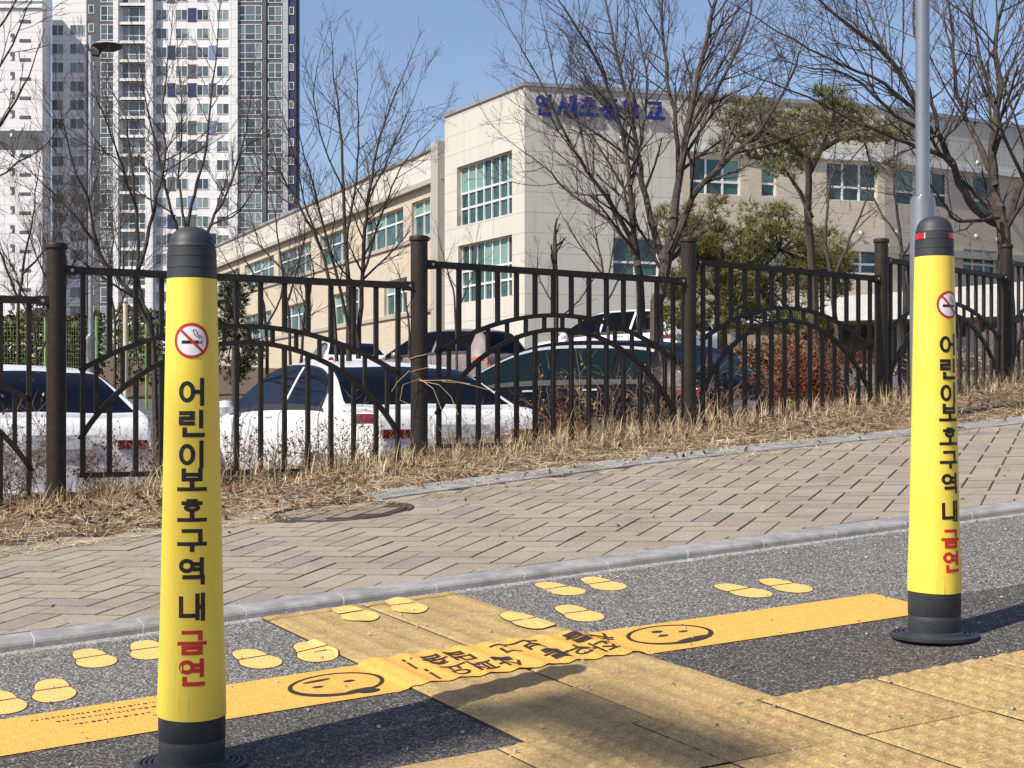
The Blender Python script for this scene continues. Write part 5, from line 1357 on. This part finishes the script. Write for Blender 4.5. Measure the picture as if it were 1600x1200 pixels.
for k, (px, d, r, h, st, lv, lsz, mt, lab) in enumerate((
    (-8, 7.75, .22, .62, 26, 260, .012, 'leaf_pale', 'pale leggy shrub left of the leftmost fence post'),
    (38, 8.0, .22, .58, 26, 240, .012, 'leaf_brown', 'twiggy brown shrub just left of the leftmost fence post'),
    (130, 8.3, .24, .42, 26, 260, .011, 'leaf_brown', 'sparse brown shrub right of the leftmost post, before the white car'),
    (205, 8.6, .26, .48, 30, 420, .012, 'leaf_brown', 'dense dark shrub left of the near bollard'),
    (368, 9.0, .24, .44, 34, 700, .013, 'leaf_brown', 'dense reddish brown clipped shrub right of the near bollard'),
    (440, 9.1, .26, .42, 28, 320, .011, 'leaf_brown', 'twiggy brown shrub before the rear wheel of the white car'),
    (520, 9.3, .26, .60, 20, 160, .011, 'leaf_brown', 'tall thin twigs against the white car tail'),
    (592, 9.5, .26, .44, 26, 300, .011, 'leaf_brown', 'brown shrub under the white car tail light'),
    (700, 9.7, .28, .40, 28, 260, .011, 'leaf_pale', 'greyish low shrub right of the vine-wrapped post'),
    (775, 10.0, .28, .42, 28, 240, .011, 'leaf_pale', 'greyish low shrub under the white boot lid corner'),
    (845, 10.2, .26, .42, 26, 300, .011, 'leaf_ochre', 'ochre twiggy shrub left of the orange one'),
    (892, 10.3, .22, .48, 26, 520, .014, 'leaf_rust', 'small orange red shrub before the navy car door'),
    (955, 10.6, .26, .74, 22, 150, .014, 'leaf_ochre', 'tall straggly ochre shrub before the navy car'),
    (1030, 10.9, .26, .84, 20, 140, .014, 'leaf_ochre', 'taller straggly ochre shrub left of the trunk-side post'),
    (1112, 11.3, .28, .60, 24, 260, .012, 'leaf_brown', 'brown twigs right of the post before the navy car tail'),
    (1168, 11.6, .26, .44, 24, 220, .011, 'leaf_brown', 'low brown twigs below the navy car rear glass'))):
    x, y = sh(px, d); shrub('twiggy_shrub', lab, x, y, r, h * .92, int(st * .68), int(lv * .8), lsz, mt, 100 + k, group=SG, z=min(T(x, y), WALK(*UV(x, y)) - .03))
x, y = sh(1268, 12.3); shrub('red_shrub', 'large rust red shrub with dense small leaves behind the fence', x, y, .26, .70, 70, 7500, .015, 'leaf_rust', 140, spread=.22, tone=(0, .75), z=-.14)
x, y = sh(1262, 12.5); shrub('red_shrub', 'narrow tall rust red spire rising from the large red shrub', x, y, .05, .95, 5, 260, .015, 'leaf_rust', 141, spread=.15, z=-.12)
for k, (px, d) in enumerate(((1395, 13.6), (1480, 14.4), (1545, 15.0), (1592, 15.6))):
    x, y = sh(px, d); shrub('pale_shrub', ('pale grey straggly shrub left of the bollard with reflectors', 'pale grey straggly shrub right of the bollard with reflectors', 'whitish straggly shrub left of the last fence post', 'whitish straggly shrub right of the last fence post')[k],
        x, y, .36, .75, 30, 420, .016, 'leaf_pale', 150 + k, group='pale straggly shrubs behind the right fence', z=max(T(x, y), -.25))
def leafmass(name, label, box, n, sz, mat, seed, cat):
    rng = random.Random(seed); (x0, x1), (y0, y1), (z0, z1) = box; o = thing(name, label, cat, ((x0 + x1) / 2, (y0 + y1) / 2, z0)); m = MB(); s2 = MB()
    for _ in range(n):
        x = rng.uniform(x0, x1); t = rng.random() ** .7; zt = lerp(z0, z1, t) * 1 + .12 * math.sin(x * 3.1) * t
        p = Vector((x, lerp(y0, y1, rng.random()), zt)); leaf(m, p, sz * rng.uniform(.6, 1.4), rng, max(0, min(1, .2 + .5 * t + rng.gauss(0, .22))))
    k = max(8, int((x1 - x0) * 4))
    for i in range(k):
        x = lerp(x0, x1, (i + .5) / k); s2.tube([(x, (y0 + y1) / 2, z0 - .2), (x + rng.gauss(0, .1), (y0 + y1) / 2, lerp(z0, z1, .8))], [.03, .008], 5)
    s2.build('stems', M['twig_shrub'], o); m.build('leaves', M[mat], o)
a, b = at(-40, 570, 44), at(150, 570, 44)
leafmass('green_hedge', 'green leafy bank behind the lime mesh fence', ((a.x, b.x), (43.5, 45.5), (.9, zz(488, 44))), 5200, .085, 'leaf_green', 201, 'hedge')
a, b = at(178, 570, 47), at(330, 570, 47)
leafmass('green_hedge', 'sparser green bank right of the cream gate post', ((a.x, b.x), (46.5, 48), (.9, zz(482, 47))), 2600, .085, 'leaf_green', 202, 'hedge')
a, b = at(1116, 570, 38), at(1262, 570, 38)
leafmass('brown_hedge', 'clipped dry brown hedge behind the navy car before the canopy', ((a.x, b.x), (37.4, 39.2), (.6, zz(532, 38))), 7000, .06, 'leaf_tan', 203, 'hedge')
a, b = at(1380, 570, 38), at(1640, 570, 36)
leafmass('brown_hedge', 'dry brown hedge under the canopy at the right', ((a.x, b.x), (36.4, 37.8), (.6, zz(560, 37))), 7000, .06, 'leaf_tan', 204, 'hedge')
# dry vine on a post
vx, vy = FENCE[3]; o = thing('dry_vine', 'dry pale vine tendrils wound round the fence post before the saloons', 'vine', (vx, vy, .3)); m = MB(); rng = random.Random(8)
m.tube([(vx + .052 * math.cos(a), vy + .052 * math.sin(a), .20 + .012 * a) for a in [i * .4 for i in range(34)]], .0022, 4)
for tgt in (((745, 604), (775, 612)), ((690, 640), (700, 655)), ((620, 598), (612, 612)), ((625, 625), (640, 632)), ((735, 600), (690, 596)), ((705, 620), (716, 648))):
    P = [Vector((vx, vy - .05, .19 + rng.uniform(0, .03)))] + [at(*q, vy - .1) for q in tgt]
    mid = P[0].lerp(P[1], .5) + Vector((rng.gauss(0, .03), -.03, rng.gauss(.02, .02)))
    m.tube([P[0], mid, P[1], P[2]], .0022, 4)
m.build('tendril', M['grass'], o)

# ---------------------------------------------------------------- dry grass and leaf litter
rng = random.Random(55)
gm, lm = MB(), MB()
def clump(u, v): return .5 + .5 * math.sin(u * 4.1 + 1.3 * math.sin(v * 5.)) * math.cos(v * 6.3 + u * 1.7)
def blade(p, a, lean, L, curl, hw_, tn):
    h = Vector((math.cos(a), math.sin(a), 0)); s_ = Vector((-h.y, h.x, rng.uniform(-.4, .4))) * hw_; Z = Vector((0, 0, 1))
    p1 = p + (h * math.sin(lean) + Z * math.cos(lean)) * L * .45; l2 = lean + curl
    p2 = p1 + (h * math.sin(l2) + Z * math.cos(l2)) * L * .35; l3 = l2 + curl
    p3 = p2 + (h * math.sin(l3) + Z * math.cos(l3)) * L * .25
    gm.add([p - s_, p + s_, p1 + s_ * .9, p1 - s_ * .9, p2 + s_ * .6, p2 - s_ * .6, p3], [(0, 1, 2, 3), (3, 2, 4, 5), (5, 4, 6)], 0, max(0, min(1, tn)))
def gz(u, v):
    x, y = G(u, v)
    return x, y, (max(T(x, y), WALK(u, v) - .06) if v > VE(u) + .02 else WALK(u, v) + .002)
nt_ = 0
while nt_ < 3300:                                       # rooted tufts
    u = rng.uniform(-2.9, 9.2); ve, vf = VE(u), VF(u); v = rng.uniform(ve + .12, vf + .8)
    near = math.exp(-((v - vf + .05) / .34) ** 2); c = clump(u, v)
    if rng.random() > .16 + .84 * near * (.35 + .65 * c): continue
    left = smooth((1.3 - u) / 2.0)
    if rng.random() < left * .30: continue
    nt_ += 1; x, y, z = gz(u, v); big = near * rng.random() ** .6
    L0 = lerp(.06, .215, big) * rng.uniform(.75, 1.15); a0 = rng.uniform(0, 6.283); t0 = rng.gauss(.55, .14)
    for _ in range(rng.randint(7, 17)):
        a = rng.uniform(0, 6.283) if rng.random() < .6 else a0 + rng.gauss(0, .5)
        lean = R(abs(rng.gauss(lerp(55, 22, big), 22)))
        blade(Vector((x + rng.gauss(0, .018), y + rng.gauss(0, .018), z - .008)), a, min(lean, R(95)), L0 * rng.uniform(.5, 1.25), R(rng.uniform(2, 34)), rng.uniform(.0009, .0020), t0 + rng.gauss(0, .2))
cnt = 0
while cnt < 34000:                                      # straw lying flat, matted over the edging
    u = rng.uniform(-2.9, 9.2); ve, vf = VE(u), VF(u); v = rng.uniform(ve - .10, vf + .5); q = v - ve
    left = smooth((1.0 - u) / 1.5); c = clump(u * 1.6, v * 1.2)
    edge = math.exp(-((q - .34 + .22 * left) / .26) ** 2)
    if q < .40 * (1 - left) + .02:
        if rng.random() > (.04 + .55 * (clump(u * 2.3, v * 2.1) > .55)) + left * .75: continue
    elif rng.random() > .30 + .7 * edge * (.4 + .6 * c): continue
    cnt += 1; x, y, z = gz(u, v); L = rng.uniform(.04, .13)
    blade(Vector((x, y, z + rng.uniform(.001, .035) * smooth((q + .05) * 4))), rng.uniform(0, 6.283), R(rng.uniform(72, 97)), L, R(rng.uniform(-8, 14)), rng.uniform(.0008, .0018), .62 + rng.gauss(0, .2) + .18 * edge)
g_ = gm.build('dry_grass', M['grass'], kind='stuff')
cnt = 0
while cnt < 1900:
    u = rng.uniform(-2.9, 8.5); ve, vf = VE(u), VF(u); v = rng.uniform(ve + .1, vf + .7)
    left = smooth((1.6 - u) / 1.6)
    if rng.random() > .14 + .86 * left * (clump(u * 1.3, v * .8) ** 2): continue
    x, y = G(u, v); z = max(T(x, y), WALK(u, v) - .06) + rng.uniform(.005, .035)
    leaf(lm, Vector((x, y, z)), rng.uniform(.012, .030), rng, rng.random()); cnt += 1
for _ in range(60):
    u, v = rng.uniform(-2, 7), rng.uniform(.2, 2.1); x, y = G(u, v); leaf(lm, Vector((x, y, WALK(u, v) + .006)), rng.uniform(.006, .014), rng, rng.random())
lm.build('leaf_litter', M['litter'], kind='stuff')
# loose grit on the road edge
m = MB(); rng = random.Random(66)
for _ in range(420):
    u, v = rng.uniform(-1.6, 2.2), rng.uniform(-2.3, -.02); s_ = rng.uniform(.0012, .0042); x, y, z = surf(u, v, .004 + s_ * .3 if v > -1.56 else .012)
    a = rng.uniform(0, 3); m.box((x, y, z), (s_, s_ * .7, s_ * .5), 0, rng.random(), Matrix.Rotation(a, 3, 'Z'))
m.build('road_grit', M['leaf_pale'], kind='stuff')
